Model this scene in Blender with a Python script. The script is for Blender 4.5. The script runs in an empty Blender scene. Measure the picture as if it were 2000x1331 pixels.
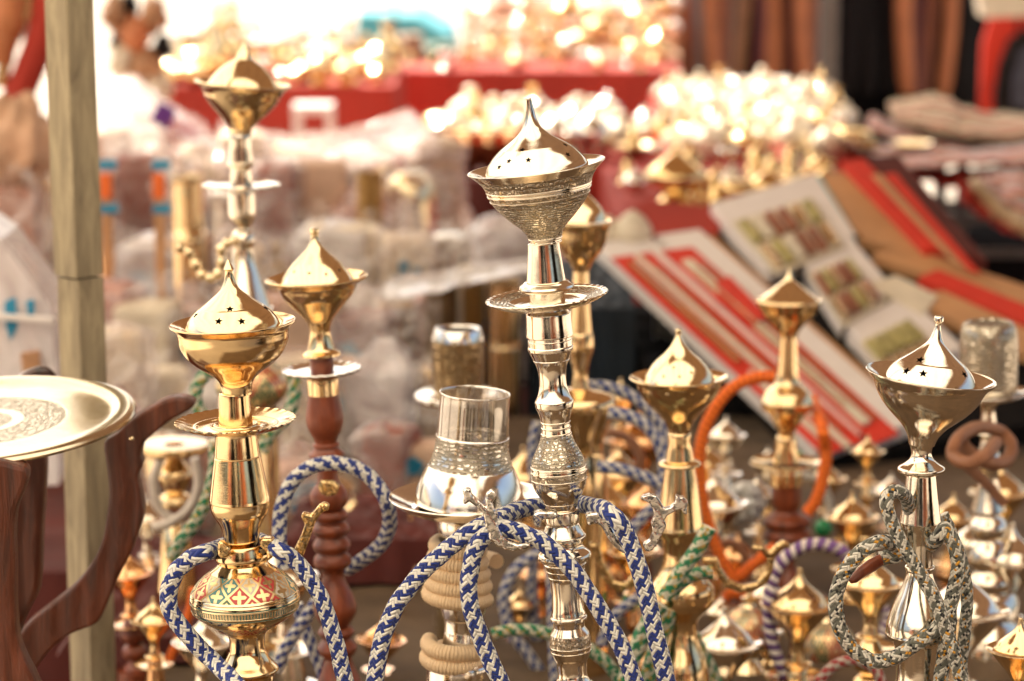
import bpy, bmesh, math, random
from mathutils import Vector, Matrix, noise
R = math.radians
random.seed(7)
scene = bpy.context.scene
COL = scene.collection
# ------------------------------------------------------------------ camera, sky, sun, exposure
CAM = Vector((0, 0, 1.6)); PITCH = R(10.5); LENS = 100.0; FPX = LENS / 36 * 2000
cam = bpy.data.cameras.new('camera'); camo = bpy.data.objects.new('camera', cam); COL.objects.link(camo)
camo.location = CAM; camo.rotation_euler = (math.pi / 2 - PITCH, 0, 0)
cam.lens = LENS; cam.sensor_width = 36; cam.clip_end = 400; cam.clip_start = .05
cam.dof.use_dof = True; cam.dof.focus_distance = 1.93; cam.dof.aperture_fstop = 7.0; cam.dof.aperture_blades = 0
scene.camera = camo
SUN_EL, SUN_AZ = 47.0, -28.0          # azimuth from +Y towards -X is negative
sd = Vector((math.sin(R(SUN_AZ)) * math.cos(R(SUN_EL)), math.cos(R(SUN_AZ)) * math.cos(R(SUN_EL)), math.sin(R(SUN_EL))))
w = bpy.data.worlds.new('World'); scene.world = w; w.use_nodes = True
nt = w.node_tree; bgn = nt.nodes['Background']; sky = nt.nodes.new('ShaderNodeTexSky'); sky.sky_type = 'NISHITA'
sky.sun_disc = False; sky.sun_elevation = R(SUN_EL); sky.sun_rotation = R(SUN_AZ); sky.dust_density = 6.0; sky.air_density = 1.0
sky.ozone_density = .6
nt.links.new(sky.outputs[0], bgn.inputs[0]); bgn.inputs[1].default_value = .10
sl = bpy.data.lights.new('sun', 'SUN'); sl.energy = 5.0; sl.angle = R(.5); sl.color = (1, .90, .75)
so = bpy.data.objects.new('sun', sl); COL.objects.link(so); so.rotation_euler = (-sd).to_track_quat('-Z', 'Y').to_euler()
scene.view_settings.view_transform = 'Standard'; scene.view_settings.look = 'None'; scene.view_settings.exposure = 1.38; scene.view_settings.gamma = 1
scene.cycles.use_denoising = True; scene.cycles.max_bounces = 10; scene.cycles.transparent_max_bounces = 16
scene.cycles.glossy_bounces = 5; scene.cycles.diffuse_bounces = 4; scene.cycles.transmission_bounces = 6
scene.cycles.sample_clamp_indirect = 6; scene.cycles.blur_glossy = .3
scene.cycles.caustics_reflective = False; scene.cycles.caustics_refractive = False
# ------------------------------------------------------------------ helpers
CP, SP = math.cos(PITCH), math.sin(PITCH)
def rayd(px, py):
    a = (px - 1000) / FPX; b = (665.5 - py) / FPX
    return Vector((a, CP + b * SP, -SP + b * CP))
def P(px, py, Y):
    d = rayd(px, py); return CAM + d * (Y / d.y)
def PZ(px, py, z):
    d = rayd(px, py); return CAM + d * ((z - CAM.z) / d.z)
def KS(py, Y): return (Y / rayd(1000, py).y) / FPX      # metres per photograph pixel there
MW = {}
def thing(name, label, cat, loc=(0, 0, 0), rot=(0, 0, 0), group=None, kind=None):
    o = bpy.data.objects.new(name, None); o.empty_display_size = .05; COL.objects.link(o)
    o.location = loc; o.rotation_euler = rot
    from mathutils import Euler
    MW[o.name] = Matrix.Translation(Vector(loc)) @ Euler(rot).to_matrix().to_4x4()
    return tag(o, label, cat, group, kind)
def tag(o, label=None, cat=None, group=None, kind=None):
    if label: o['label'] = label
    if cat: o['category'] = cat
    if group: o['group'] = group
    if kind: o['kind'] = kind
    return o
class MB:
    def __init__(s): s.v = []; s.f = []; s.m = []; s.uv = []; s.mats = []; s.sm = []
    def mi(s, mat):
        if mat not in s.mats: s.mats.append(mat)
        return s.mats.index(mat)
    def face(s, idx, mat=0, uv=None, smooth=True):
        s.f.append(tuple(idx)); s.m.append(mat); s.uv.append(uv); s.sm.append(smooth)
    def grid(s, rows, closed_u=True, mat=0, uvs=None, smooth=True, flip=False):
        """rows: list of rings of points; uvs: list of v value per ring"""
        base = len(s.v); n = len(rows[0])
        for r in rows: s.v.extend(r)
        for i in range(len(rows) - 1):
            for j in range(n if closed_u else n - 1):
                a = base + i * n + j; b = base + i * n + (j + 1) % n
                c = base + (i + 1) * n + (j + 1) % n; d = base + (i + 1) * n + j
                if uvs: u0, u1 = j / n, (j + 1) / n; q = ((u0, uvs[i]), (u1, uvs[i]), (u1, uvs[i + 1]), (u0, uvs[i + 1]))
                else: q = None
                if flip: s.face((d, c, b, a), mat, q and (q[3], q[2], q[1], q[0]), smooth)
                else: s.face((a, b, c, d), mat, q, smooth)
    def cap(s, ring, mat=0, flip=False):
        base = len(s.v); s.v.extend(ring); idx = list(range(base, base + len(ring)))
        s.face(idx[::-1] if flip else idx, mat, [(.5, .5)] * len(ring), False)
    def box(s, c, size, mat=0, rot=None):
        M = rot or Matrix.Identity(3); c = Vector(c); hx, hy, hz = [x / 2 for x in size]
        p = [c + M @ Vector((x * hx, y * hy, z * hz)) for z in (-1, 1) for x, y in ((-1, -1), (1, -1), (1, 1), (-1, 1))]
        b = len(s.v); s.v.extend(p)
        for q in ((3, 2, 1, 0), (4, 5, 6, 7), (0, 1, 5, 4), (1, 2, 6, 5), (2, 3, 7, 6), (3, 0, 4, 7)):
            s.face([b + i for i in q], mat, ((0, 0), (1, 0), (1, 1), (0, 1)), False)
    def prism(s, pts, off, mat=0):
        """closed polygon pts (list of Vector) extruded by vector off"""
        n = len(pts); b = len(s.v); off = Vector(off)
        s.v.extend([Vector(p) for p in pts]); s.v.extend([Vector(p) + off for p in pts])
        s.face(range(b, b + n), mat, [(0, 0)] * n, False); s.face(range(b + 2 * n - 1, b + n - 1, -1), mat, [(0, 0)] * n, False)
        for i in range(n):
            j = (i + 1) % n; s.face((b + j, b + i, b + n + i, b + n + j), mat, ((0, 0), (1, 0), (1, 1), (0, 1)), False)
    def build(s, name, mats, parent=None, world=False, bevel=0, sub=0):
        me = bpy.data.meshes.new(name)
        v = s.v
        if world and parent is not None:
            inv = MW[parent.name].inverted(); v = [inv @ Vector(p) for p in v]
        me.from_pydata([tuple(p) for p in v], [], s.f)
        if not isinstance(mats, (list, tuple)): mats = [mats]
        for m in mats: me.materials.append(m)
        me.polygons.foreach_set('material_index', s.m); me.polygons.foreach_set('use_smooth', s.sm)
        if any(u is not None for u in s.uv):
            l = me.uv_layers.new(name='UVMap'); k = 0; flat = []
            for f, u in zip(s.f, s.uv):
                for i in range(len(f)): flat.extend(u[i] if u is not None else (0, 0))
            l.data.foreach_set('uv', flat)
        me.update(); me.validate()
        o = bpy.data.objects.new(name, me); COL.objects.link(o)
        if parent is not None: o.parent = parent
        if bevel:
            b = o.modifiers.new('bevel', 'BEVEL'); b.width = bevel; b.segments = 2; b.limit_method = 'ANGLE'; b.angle_limit = R(40)
        if sub:
            b = o.modifiers.new('sub', 'SUBSURF'); b.levels = sub; b.render_levels = sub
        return o
def cr(pts, n):
    """Catmull-Rom through tuples"""
    if len(pts) < 3: n0 = n; out = []
    out = []; L = len(pts); D = len(pts[0])
    for i in range(L - 1):
        p0 = pts[i - 1] if i else tuple(2 * a - b for a, b in zip(pts[0], pts[1])); p1 = pts[i]; p2 = pts[i + 1]
        p3 = pts[i + 2] if i + 2 < L else tuple(2 * a - b for a, b in zip(pts[-1], pts[-2]))
        for k in range(n):
            t = k / n
            out.append(tuple(.5 * (2 * p1[d] + (p2[d] - p0[d]) * t + (2 * p0[d] - 5 * p1[d] + 4 * p2[d] - p3[d]) * t * t + (3 * p1[d] - p0[d] - 3 * p2[d] + p3[d]) * t ** 3) for d in range(D)))
    out.append(tuple(pts[-1])); return out
def lathe_into(mb, spec, zf, k, seg=72, sub=4, wav=None, xf=None, flip=False):
    """spec items: (y,r) in px, 'C' hard corner, 'm:name' switch material. zf(y)->local z, k m/px."""
    runs = []; cur = []; mat = None; hard = None
    matn = 'brass'
    for it in spec:
        if it == 'C':
            last = cur[-1]; runs.append((matn, cur)); cur = [last]
        elif isinstance(it, str):
            if len(cur) > 0: last = cur[-1]; runs.append((matn, cur)) if len(cur) > 1 else None; cur = [last]
            matn = it[2:]
        else: cur.append(it)
    if len(cur) > 1: runs.append((matn, cur))
    arc = 0.0
    for mn, run in runs:
        if len(run) < 2: continue
        pts = cr(run, sub) if len(run) > 2 else cr(run, 2)
        rows = []; vs = []; prev = None
        for (y, r) in pts:
            r = max(r, .02)
            if prev: arc += math.hypot(y - prev[0], r - prev[1])
            prev = (y, r); vs.append(arc / 100)
            ring = []
            for j in range(seg):
                th = 2 * math.pi * j / seg; rr = r; zz = zf(y)
                if wav and r > wav[2]:
                    a = wav[1] * (r - wav[2]) / (wav[3] - wav[2]); rr = r + a * abs(math.sin(th * wav[0] / 2)) - a * .5; zz += a * .12 * k * math.sin(th * wav[0])
                p = Vector((rr * k * math.sin(th), -rr * k * math.cos(th), zz))
                ring.append(xf @ p if xf is not None else p)
            rows.append(ring)
        mb.grid(rows, True, mb.mi(mn), vs, True, flip=not flip)
def matlist(mb): return [MAT[m] for m in mb.mats] or [MAT['brass']]
def frames(pts):
    P_ = [Vector(p) for p in pts]; T = []
    for i in range(len(P_)):
        a = P_[max(i - 1, 0)]; b = P_[min(i + 1, len(P_) - 1)]; t = (b - a); T.append(t.normalized() if t.length > 1e-9 else Vector((0, 0, 1)))
    up = Vector((0, -1, 0)) if abs(T[0].y) < .9 else Vector((0, 0, 1)); N = []
    n = (up - T[0] * up.dot(T[0])).normalized()
    for t in T:
        n = (n - t * n.dot(t)); n = n.normalized() if n.length > 1e-6 else Vector((1, 0, 0)); N.append((n, t.cross(n)))
    return P_, T, N
def tube_into(mb, pts, r, seg=20, mat=0, shape=None, caps=True, ridge=None):
    """r: float or list; shape(theta,i)->multiplier"""
    P_, T, N = frames(pts); rows = []; vs = []; L = 0
    for i, p in enumerate(P_):
        ri = r[i] if isinstance(r, (list, tuple)) else r
        if i: L += (p - P_[i - 1]).length
        rm = r if not isinstance(r, (list, tuple)) else sum(r) / len(r)
        vs.append(L / (2 * math.pi * rm)); n, b = N[i]
        rows.append([p + (n * math.cos(a) + b * math.sin(a)) * ri * (shape(a, i / (len(P_) - 1)) if shape else 1) for a in [2 * math.pi * j / seg for j in range(seg)]])
    mb.grid(rows, True, mat, vs)
    if caps: mb.cap(rows[0], mat, flip=True); mb.cap(rows[-1], mat)
def px_path(pts, Y, n=8):
    """pts (px,py[,Y]) -> smooth world path"""
    q = [tuple(P(p[0], p[1], p[2] if len(p) > 2 else Y)) for p in pts]
    return cr(q, n)
# ------------------------------------------------------------------ materials
MAT = {}
class NG:
    def __init__(s, name):
        s.m = bpy.data.materials.new(name); s.m.use_nodes = True; s.t = s.m.node_tree; s.b = s.t.nodes['Principled BSDF']; MAT[name] = s.m
        s.out = s.t.nodes['Material Output']
    def n(s, typ, **kw):
        x = s.t.nodes.new(typ)
        for a, v in kw.items(): setattr(x, a, v)
        return x
    def link(s, a, b): s.t.links.new(a, b)
    def math(s, op, a, b=None, c=None):
        x = s.n('ShaderNodeMath', operation=op)
        for i, v in enumerate((a, b, c)):
            if v is None: continue
            if isinstance(v, (int, float)): x.inputs[i].default_value = v
            else: s.link(v, x.inputs[i])
        return x.outputs[0]
    def mix(s, f, a, b):
        x = s.n('ShaderNodeMix', data_type='RGBA')
        if isinstance(f, (int, float)): x.inputs[0].default_value = f
        else: s.link(f, x.inputs[0])
        for i, v in ((6, a), (7, b)):
            if isinstance(v, tuple): x.inputs[i].default_value = (*v[:3], 1)
            else: s.link(v, x.inputs[i])
        return x.outputs[2]
    def set(s, **kw):
        for a, v in kw.items():
            i = s.b.inputs[a.replace('_', ' ')]
            if isinstance(v, tuple): i.default_value = (*v[:3], 1)
            elif isinstance(v, (int, float)): i.default_value = v
            else: s.link(v, i)
        return s
    def coord(s, kind='Object'): return s.n('ShaderNodeTexCoord').outputs[kind]
    def noise(s, vec, scale, detail=3, rough=.5, dist=0):
        x = s.n('ShaderNodeTexNoise'); x.inputs['Scale'].default_value = scale; x.inputs['Detail'].default_value = detail
        x.inputs['Roughness'].default_value = rough; x.inputs['Distortion'].default_value = dist; s.link(vec, x.inputs['Vector']); return x.outputs[0]
    def ramp(s, f, *stops):
        x = s.n('ShaderNodeValToRGB'); e = x.color_ramp.elements
        while len(e) < len(stops): e.new(.5)
        for el, (p, c) in zip(e, stops): el.position = p; el.color = (*c[:3], 1) if isinstance(c, tuple) else (c, c, c, 1)
        s.link(f, x.inputs[0]); return x.outputs[0]
    def bump(s, h, strength=.3, dist=.001, prev=None):
        x = s.n('ShaderNodeBump'); x.inputs['Strength'].default_value = strength; x.inputs['Distance'].default_value = dist
        s.link(h, x.inputs['Height'])
        if prev: s.link(prev, x.inputs['Normal'])
        return x.outputs[0]
    def uvs(s, su, sv):
        m = s.n('ShaderNodeMapping'); m.inputs['Scale'].default_value = (su, sv, 1); s.link(s.coord('UV'), m.inputs[0]); return m.outputs[0]
def metal(name, col, rough=.07, dark=None, eng=None, dents=.30, lines=0):
    rough *= .7
    g = NG(name); c = g.coord('Object')
    tarn = g.noise(c, 30, 5, .65); d = dark or tuple(x * .72 for x in col)
    colr = g.mix(g.ramp(tarn, (.38, 0.), (.72, .55)), col, d)
    n1 = g.noise(c, 45, 3, .5)
    nb = g.bump(n1, dents, .0006)
    fine = g.noise(g.uvs(3, 400), 1.5, 2)
    nb = g.bump(fine, .06, .0003, nb)
    rg = g.math('MULTIPLY_ADD', g.noise(c, 130, 3), rough * .9, rough * .55)
    if eng:
        u, v = eng
        vec = g.uvs(u, v)
        wob = g.n('ShaderNodeMix', data_type='VECTOR'); wob.inputs[0].default_value = .12
        g.link(vec, wob.inputs[4]); nn = g.n('ShaderNodeTexNoise'); nn.inputs['Scale'].default_value = 1.3; g.link(vec, nn.inputs['Vector']); 
        sc = g.n('ShaderNodeVectorMath', operation='SCALE'); sc.inputs['Scale'].default_value = 9; g.link(nn.outputs[1], sc.inputs[0]); g.link(sc.outputs[0], wob.inputs[5])
        vo = g.n('ShaderNodeTexVoronoi', feature='DISTANCE_TO_EDGE'); vo.inputs['Scale'].default_value = 1.0; g.link(wob.outputs[1], vo.inputs['Vector'])
        wv = g.n('ShaderNodeTexWave', wave_type='RINGS'); wv.inputs['Scale'].default_value = .55; wv.inputs['Distortion'].default_value = 6; wv.inputs['Detail'].default_value = 2; g.link(vec, wv.inputs['Vector'])
        e1 = g.ramp(vo.outputs[0], (.03, 0.), (.15, 1.)); e2 = g.ramp(wv.outputs[1], (.16, 0.), (.42, 1.))
        h = g.math('MULTIPLY', e1, e2)
        nb = g.bump(h, 1.0, .0016, nb)
        colr = g.mix(h, tuple(x * .66 for x in d), colr)
        rg = g.math('MULTIPLY_ADD', g.math('SUBTRACT', 1.0, h), .25, rg)
    g.set(Base_Color=colr, Metallic=1.0, Roughness=rg, Normal=nb)
    return g
metal('brass', (.93, .70, .40), .08, (.74, .49, .23))
metal('brass_pale', (.94, .76, .48), .07, (.82, .60, .33))
metal('brass_lines', (.90, .60, .24), .12, (.6, .33, .1), eng=(40, 30))
metal('tray_metal', (.74, .66, .50), .24, (.58, .48, .34))
metal('brass_eng_pale', (.80, .74, .62), .25, (.66, .58, .46), eng=(40, 11))
metal('silver', (.93, .84, .70), .06, (.74, .64, .50))
metal('silver_eng', (.90, .82, .68), .12, (.6, .5, .36), eng=(36, 8))
metal('silver_fine', (.88, .79, .65), .12, (.6, .48, .34), eng=(70, 5))
metal('silver_white', (.92, .88, .82), .10, (.84, .77, .68))
metal('silver_floral', (.90, .84, .74), .16, (.6, .52, .4), eng=(28, 7), dents=.3)
metal('copper', (.86, .52, .27), .09, (.62, .32, .14))
metal('bronze_dark', (.50, .36, .20), .22, (.25, .16, .08), eng=(24, 6))
metal('brass_sun', (.92, .66, .32), .2)
metal('silver_sun', (.92, .86, .78), .18)
def plain(name, col, rough=.6, var=.25, scale=30, bump=.2, **kw):
    g = NG(name); c = g.coord('Object'); nz = g.noise(c, scale, 5, .6)
    g.set(Base_Color=g.mix(g.ramp(nz, (.3, 0.), (.7, 1.)), tuple(x * (1 - var) for x in col), tuple(min(1, x * (1 + var)) for x in col)), Roughness=rough, Normal=g.bump(nz, bump, .002), **kw)
    return g
def woodm(name, c1, c2, rough, coat=0, sc=(60, 60, 6)):
    g = NG(name); c = g.coord('Object'); m = g.n('ShaderNodeMapping'); m.inputs['Scale'].default_value = sc; g.link(c, m.inputs[0])
    nz = g.noise(m.outputs[0], 1, 5, .65, .8)
    g.set(Base_Color=g.ramp(nz, (.3, c1), (.62, c2)), Roughness=rough, Normal=g.bump(nz, .5, .0015)); g.b.inputs['Coat Weight'].default_value = coat; g.b.inputs['Coat Roughness'].default_value = .15
woodm('wood_red', (.09, .018, .008), (.28, .060, .018), .38, .15)
woodm('wood_dark', (.018, .006, .004), (.10, .022, .010), .3, .5, (35, 35, 8))
def carved():
    g = NG('wood_carved'); c = g.coord('Object'); wv = g.n('ShaderNodeTexWave', wave_type='BANDS', bands_direction='X'); wv.inputs['Scale'].default_value = 16; wv.inputs['Distortion'].default_value = 5; wv.inputs['Detail'].default_value = 2; wv.inputs['Detail Scale'].default_value = .8; g.link(c, wv.inputs['Vector'])
    m = g.n('ShaderNodeMapping'); m.inputs['Scale'].default_value = (70, 70, 9); g.link(c, m.inputs[0]); nz = g.noise(m.outputs[0], 1, 6, .7, 1.2)
    g.set(Base_Color=g.ramp(nz, (.25, (.018, .006, .003)), (.7, (.19, .045, .016))), Roughness=.42, Normal=g.bump(g.math('MULTIPLY_ADD', nz, .9, g.math('MULTIPLY', wv.outputs[1], .5)), .7, .006)); g.b.inputs['Specular IOR Level'].default_value = .4; g.b.inputs['Coat Weight'].default_value = .12; g.b.inputs['Coat Roughness'].default_value = .2
carved()
woodm('wood_pale', (.40, .26, .13), (.55, .38, .2), .6)
woodm('wood_post', (.20, .155, .095), (.42, .34, .21), .75, 0, (90, 90, 14))
plain('table_cloth', (.105, .066, .036), .85, .35, 14, .3)
plain('black_cloth_shade', (.010, .009, .009), .9, .3); MAT['black_cloth_shade'].node_tree.nodes['Principled BSDF'].inputs['Specular IOR Level'].default_value = .08  # black cloth, and painted dark in lid stars and vessel mouths
plain('navy_cloth', (.006, .014, .024), .8, .4, 12)
plain('red_cloth', (.36, .026, .012), .8, .18, 4)
plain('maroon_cloth', (.085, .012, .008), .85, .3, 8)
plain('white_card', (.78, .72, .68), .6, .04)
plain('cream_card', (.68, .60, .46), .6, .12, 25)
plain('red_felt', (.62, .035, .015), .8, .1)
plain('tan_wood', (.52, .27, .12), .6, .2, 10)
plain('brown_stone', (.28, .09, .04), .4, .4, 30)
plain('olive_stone', (.40, .34, .12), .45, .4, 40)
plain('teal_paper', (.20, .48, .50), .6, .1)
plain('blue_print', (.02, .25, .42), .5, .1)
plain('slate_blue', (.06, .12, .18), .6, .2)
plain('orange_paint', (.85, .16, .02), .5, .05)
plain('purple_paper', (.16, .04, .30), .6, .1)
plain('pink_box', (.48, .22, .15), .7, .35, 9)
plain('rose_box', (.60, .40, .28), .7, .3, 9)
plain('peach_box', (.62, .38, .24), .7, .3, 9)
plain('cream_box', (.74, .62, .44), .7, .25, 9)
plain('wine_box', (.28, .08, .05), .6, .3, 9)
plain('porcelain', (.88, .77, .58), .25, .05)
plain('tan_leather', (.42, .22, .11), .6, .4, 20)
plain('leather_brown', (.30, .10, .05), .45, .3, 6)
plain('leather_rust', (.50, .18, .07), .45, .3, 6)
plain('leather_black', (.012, .010, .010), .4, .3, 6); MAT['leather_black'].node_tree.nodes['Principled BSDF'].inputs['Specular IOR Level'].default_value = .08
plain('leather_wine', (.12, .025, .025), .45, .3, 6)
plain('plush_grey', (.05, .05, .07), .9, .3)
plain('concrete', (.34, .31, .27), .8, .2)
plain('awning_pole', (.10, .09, .08), .5, .2)
plain('peach_rubber', (.88, .62, .36), .42, .06, 60, .05)
plain('brown_rubber', (.42, .18, .09), .45, .1)
plain('clear_rubber', (.60, .52, .44), .35, .1)
plain('green_bead', (.02, .30, .10), .2, .2)
plain('white_tassel', (.80, .78, .74), .7, .06)
plain('teal_cloth', (.10, .44, .50), .7, .15, 3)
plain('dark_green', (.02, .07, .03), .6, .3)
plain('white_paint', (.75, .68, .64), .6, .06)
plain('grey_metal', (.35, .34, .33), .4, .1)
plain('blue_cloth', (.03, .10, .30), .8, .1)
plain('skin_tone', (.45, .24, .15), .6, .1)
def ringed(name, st=.35):      # corrugated hose: adds rings along v
    g = NG.__new__(NG); g.m = MAT[name]; g.t = g.m.node_tree; g.b = g.t.nodes['Principled BSDF']
    sp = g.n('ShaderNodeSeparateXYZ'); g.link(g.coord('UV'), sp.inputs[0])
    h = g.math('SINE', g.math('MULTIPLY', sp.outputs[1], 2 * math.pi * 17))
    g.link(g.bump(h, st, .0010), g.b.inputs['Normal'])
ringed('peach_rubber', .5); ringed('brown_rubber', .9)
def weave(name, c1, c2, N=12, speck=None, dark=.55):
    g = NG(name); sp = g.n('ShaderNodeSeparateXYZ'); g.link(g.coord('UV'), sp.inputs[0]); u, v = sp.outputs[0], sp.outputs[1]
    nzc = g.noise(g.coord('Object'), 80, 3)
    a = g.math('MULTIPLY_ADD', g.math('ADD', u, v), N, g.math('MULTIPLY', nzc, 1.6)); b = g.math('MULTIPLY_ADD', g.math('SUBTRACT', u, v), N, g.math('MULTIPLY', nzc, 1.6))
    i = g.math('FLOOR', a); j = g.math('FLOOR', b)
    over = g.math('LESS_THAN', g.math('FLOORED_MODULO', g.math('ADD', i, j), 4), 1.5)
    wc = g.math('LESS_THAN', g.math('FLOORED_MODULO', i, 4), 1.5); fc = g.math('LESS_THAN', g.math('FLOORED_MODULO', j, 4), 1.5)
    sel = g.math('ADD', g.math('MULTIPLY', over, wc), g.math('MULTIPLY', g.math('SUBTRACT', 1, over), fc))
    fa = g.math('FRACT', a); fb = g.math('FRACT', b)
    def hump(x): 
        y = g.math('MULTIPLY_ADD', x, 2, -1); return g.math('SUBTRACT', 1, g.math('MULTIPLY', y, y))
    hh = g.math('ADD', g.math('MULTIPLY', over, hump(fa)), g.math('MULTIPLY', g.math('SUBTRACT', 1, over), hump(fb)))
    fz = g.noise(g.uvs(160, 160), 1, 2)
    colr = g.mix(sel, c2, c1)
    if speck:
        wn = g.n('ShaderNodeTexWhiteNoise', noise_dimensions='2D'); cb = g.n('ShaderNodeCombineXYZ'); g.link(i, cb.inputs[0]); g.link(j, cb.inputs[1]); g.link(cb.outputs[0], wn.inputs[0])
        m1 = g.math('GREATER_THAN', wn.outputs[0], .93); m2 = g.math('LESS_THAN', wn.outputs[0], .10)
        colr = g.mix(m1, colr, speck[0]); colr = g.mix(m2, colr, speck[1])
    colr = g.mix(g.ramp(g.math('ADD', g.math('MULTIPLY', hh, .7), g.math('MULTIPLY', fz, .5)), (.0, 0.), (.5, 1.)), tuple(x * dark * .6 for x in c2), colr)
    g.set(Base_Color=colr, Roughness=.72, Normal=g.bump(g.math('ADD', hh, g.math('MULTIPLY', fz, .35)), .9, .0013))
    g.b.inputs['Sheen Weight'].default_value = .15
weave('rope_blue', (.95, .92, .83), (.010, .035, .26))
weave('rope_blue_far', (.85, .80, .74), (.03, .07, .30), 12)
weave('rope_green', (.80, .76, .58), (.01, .26, .10), 12, ((.75, .45, .05), (.02, .18, .08)))
weave('rope_grey', (.84, .79, .68), (.17, .17, .13), 12, ((.80, .38, .03), (.01, .01, .01)))
weave('rope_red', (.70, .62, .52), (.50, .03, .03), 12)
def spiral(name, c1, c2, n=5, w=.5, tw=1):
    g = NG(name); sp = g.n('ShaderNodeSeparateXYZ'); g.link(g.coord('UV'), sp.inputs[0])
    x = g.math('FRACT', g.math('ADD', g.math('MULTIPLY', sp.outputs[1], n), g.math('MULTIPLY', sp.outputs[0], tw)))
    y = g.math('MULTIPLY_ADD', x, 2, -1); h = g.math('SUBTRACT', 1, g.math('MULTIPLY', y, y))
    g.set(Base_Color=g.mix(g.ramp(x, (w - .08, 0.), (w + .08, 1.)), c1, c2), Roughness=.65, Normal=g.bump(h, .8, .0018))
spiral('rope_purple', (.85, .74, .66), (.18, .08, .26), 3.6, .42)
spiral('rope_orange', (.95, .19, .012), (.75, .11, .01), 6, .6)
spiral('rope_white', (.70, .64, .56), (.55, .48, .40), 5, .5)
# enamel diamonds (gold cloisons, red / green / teal / cream cells with petals)
def enamel():
    g = NG('enamel'); sp = g.n('ShaderNodeSeparateXYZ'); g.link(g.coord('UV'), sp.inputs[0]); u, v = sp.outputs[0], sp.outputs[1]
    a = g.math('MULTIPLY_ADD', u, 13, g.math('MULTIPLY', v, 1.9)); b = g.math('SUBTRACT', g.math('MULTIPLY', u, 13), g.math('MULTIPLY', v, 1.9))
    fa = g.math('MULTIPLY_ADD', g.math('FRACT', a), 2, -1); fb = g.math('MULTIPLY_ADD', g.math('FRACT', b), 2, -1)
    A, B = g.math('ABSOLUTE', fa), g.math('ABSOLUTE', fb); mx = g.math('MAXIMUM', A, B)
    edge = g.math('GREATER_THAN', mx, .86)
    pet = g.math('MULTIPLY', g.math('LESS_THAN', g.math('ABSOLUTE', g.math('SUBTRACT', A, B)), .30), g.math('LESS_THAN', mx, .62))
    wn = g.n('ShaderNodeTexWhiteNoise', noise_dimensions='2D'); cb = g.n('ShaderNodeCombineXYZ'); g.link(g.math('FLOOR', a), cb.inputs[0]); g.link(g.math('FLOOR', b), cb.inputs[1]); g.link(cb.outputs[0], wn.inputs[0])
    x = g.n('ShaderNodeValToRGB'); x.color_ramp.interpolation = 'CONSTANT'; e = x.color_ramp.elements
    cols = [(0, (.50, .03, .03)), (.30, (.04, .13, .06)), (.5, (.62, .55, .44)), (.72, (.05, .22, .22)), (.88, (.50, .03, .03))]
    while len(e) < 5: e.new(.5)
    for el, (p, c) in zip(e, cols): el.position = p; el.color = (*c, 1)
    g.link(wn.outputs[0], x.inputs[0])
    gold = g.math('MAXIMUM', edge, pet); nz = g.noise(g.coord('Object'), 300, 3)
    g.set(Base_Color=g.mix(gold, g.mix(g.math('MULTIPLY', nz, .22), x.outputs[0], (.3, .25, .2)), (.85, .62, .32)), Metallic=g.math('MULTIPLY', gold, .9), Roughness=.3, Normal=g.bump(gold, .5, .0006))
enamel()
def ticks():
    g = NG('enamel_ticks'); sp = g.n('ShaderNodeSeparateXYZ'); g.link(g.coord('UV'), sp.inputs[0])
    t = g.math('LESS_THAN', g.math('FRACT', g.math('MULTIPLY', sp.outputs[0], 110)), .28)
    g.set(Base_Color=g.mix(t, (.86, .70, .42), (.03, .13, .12)), Metallic=g.math('SUBTRACT', .9, g.math('MULTIPLY', t, .8)), Roughness=.25)
ticks()
plain('enamel_green_line', (.03, .14, .12), .3, .1)
def plastic(name, tint, alpha=.5, rough=.18):
    g = NG(name); c = g.coord('Object'); nz = g.noise(c, 15, 4, .5, 1.0)
    tr = g.n('ShaderNodeBsdfTransparent'); mx = g.n('ShaderNodeMixShader'); tr.inputs[0].default_value = (.98, .95, .94, 1)
    g.set(Base_Color=tint, Roughness=rough, Normal=g.bump(nz, .3, .012)); g.b.inputs['Specular IOR Level'].default_value = 1.0
    g.link(g.ramp(nz, (.35, alpha - .22), (.65, alpha + .22)), mx.inputs[0]); g.link(tr.outputs[0], mx.inputs[1]); g.link(g.b.outputs[0], mx.inputs[2]); g.link(mx.outputs[0], g.out.inputs[0])
plastic('plastic_wrap', (.88, .78, .74), .27, .1)
plastic('plastic_white', (.92, .88, .88), .55, .1)
plastic('plastic_rose', (.80, .56, .52), .3, .1)
def film(name):
    g = NG(name); c = g.coord('Object'); nz = g.noise(c, 16, 5, .6, 1.5); tr = g.n('ShaderNodeBsdfTransparent'); mx = g.n('ShaderNodeMixShader')
    g.set(Base_Color=(.95, .88, .82), Roughness=.06, Normal=g.bump(nz, 1.0, .02)); g.b.inputs['Specular IOR Level'].default_value = 1.0
    g.link(g.ramp(nz, (.40, .04), (.66, .34)), mx.inputs[0]); g.link(tr.outputs[0], mx.inputs[1]); g.link(g.b.outputs[0], mx.inputs[2]); g.link(mx.outputs[0], g.out.inputs[0])
film('clear_film')
def glassy():
    g = NG('cup_glass'); g.set(Base_Color=(.85, .80, .72), Roughness=.05, Metallic=.9)
    tr = g.n('ShaderNodeBsdfTransparent'); tr.inputs[0].default_value = (.95, .92, .88, 1); mx = g.n('ShaderNodeMixShader'); lw = g.n('ShaderNodeLayerWeight'); lw.inputs[0].default_value = .35
    g.link(g.math('MULTIPLY_ADD', lw.outputs[1], .5, .42), mx.inputs[0]); g.link(tr.outputs[0], mx.inputs[1]); g.link(g.b.outputs[0], mx.inputs[2]); g.link(mx.outputs[0], g.out.inputs[0])
glassy()
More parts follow.
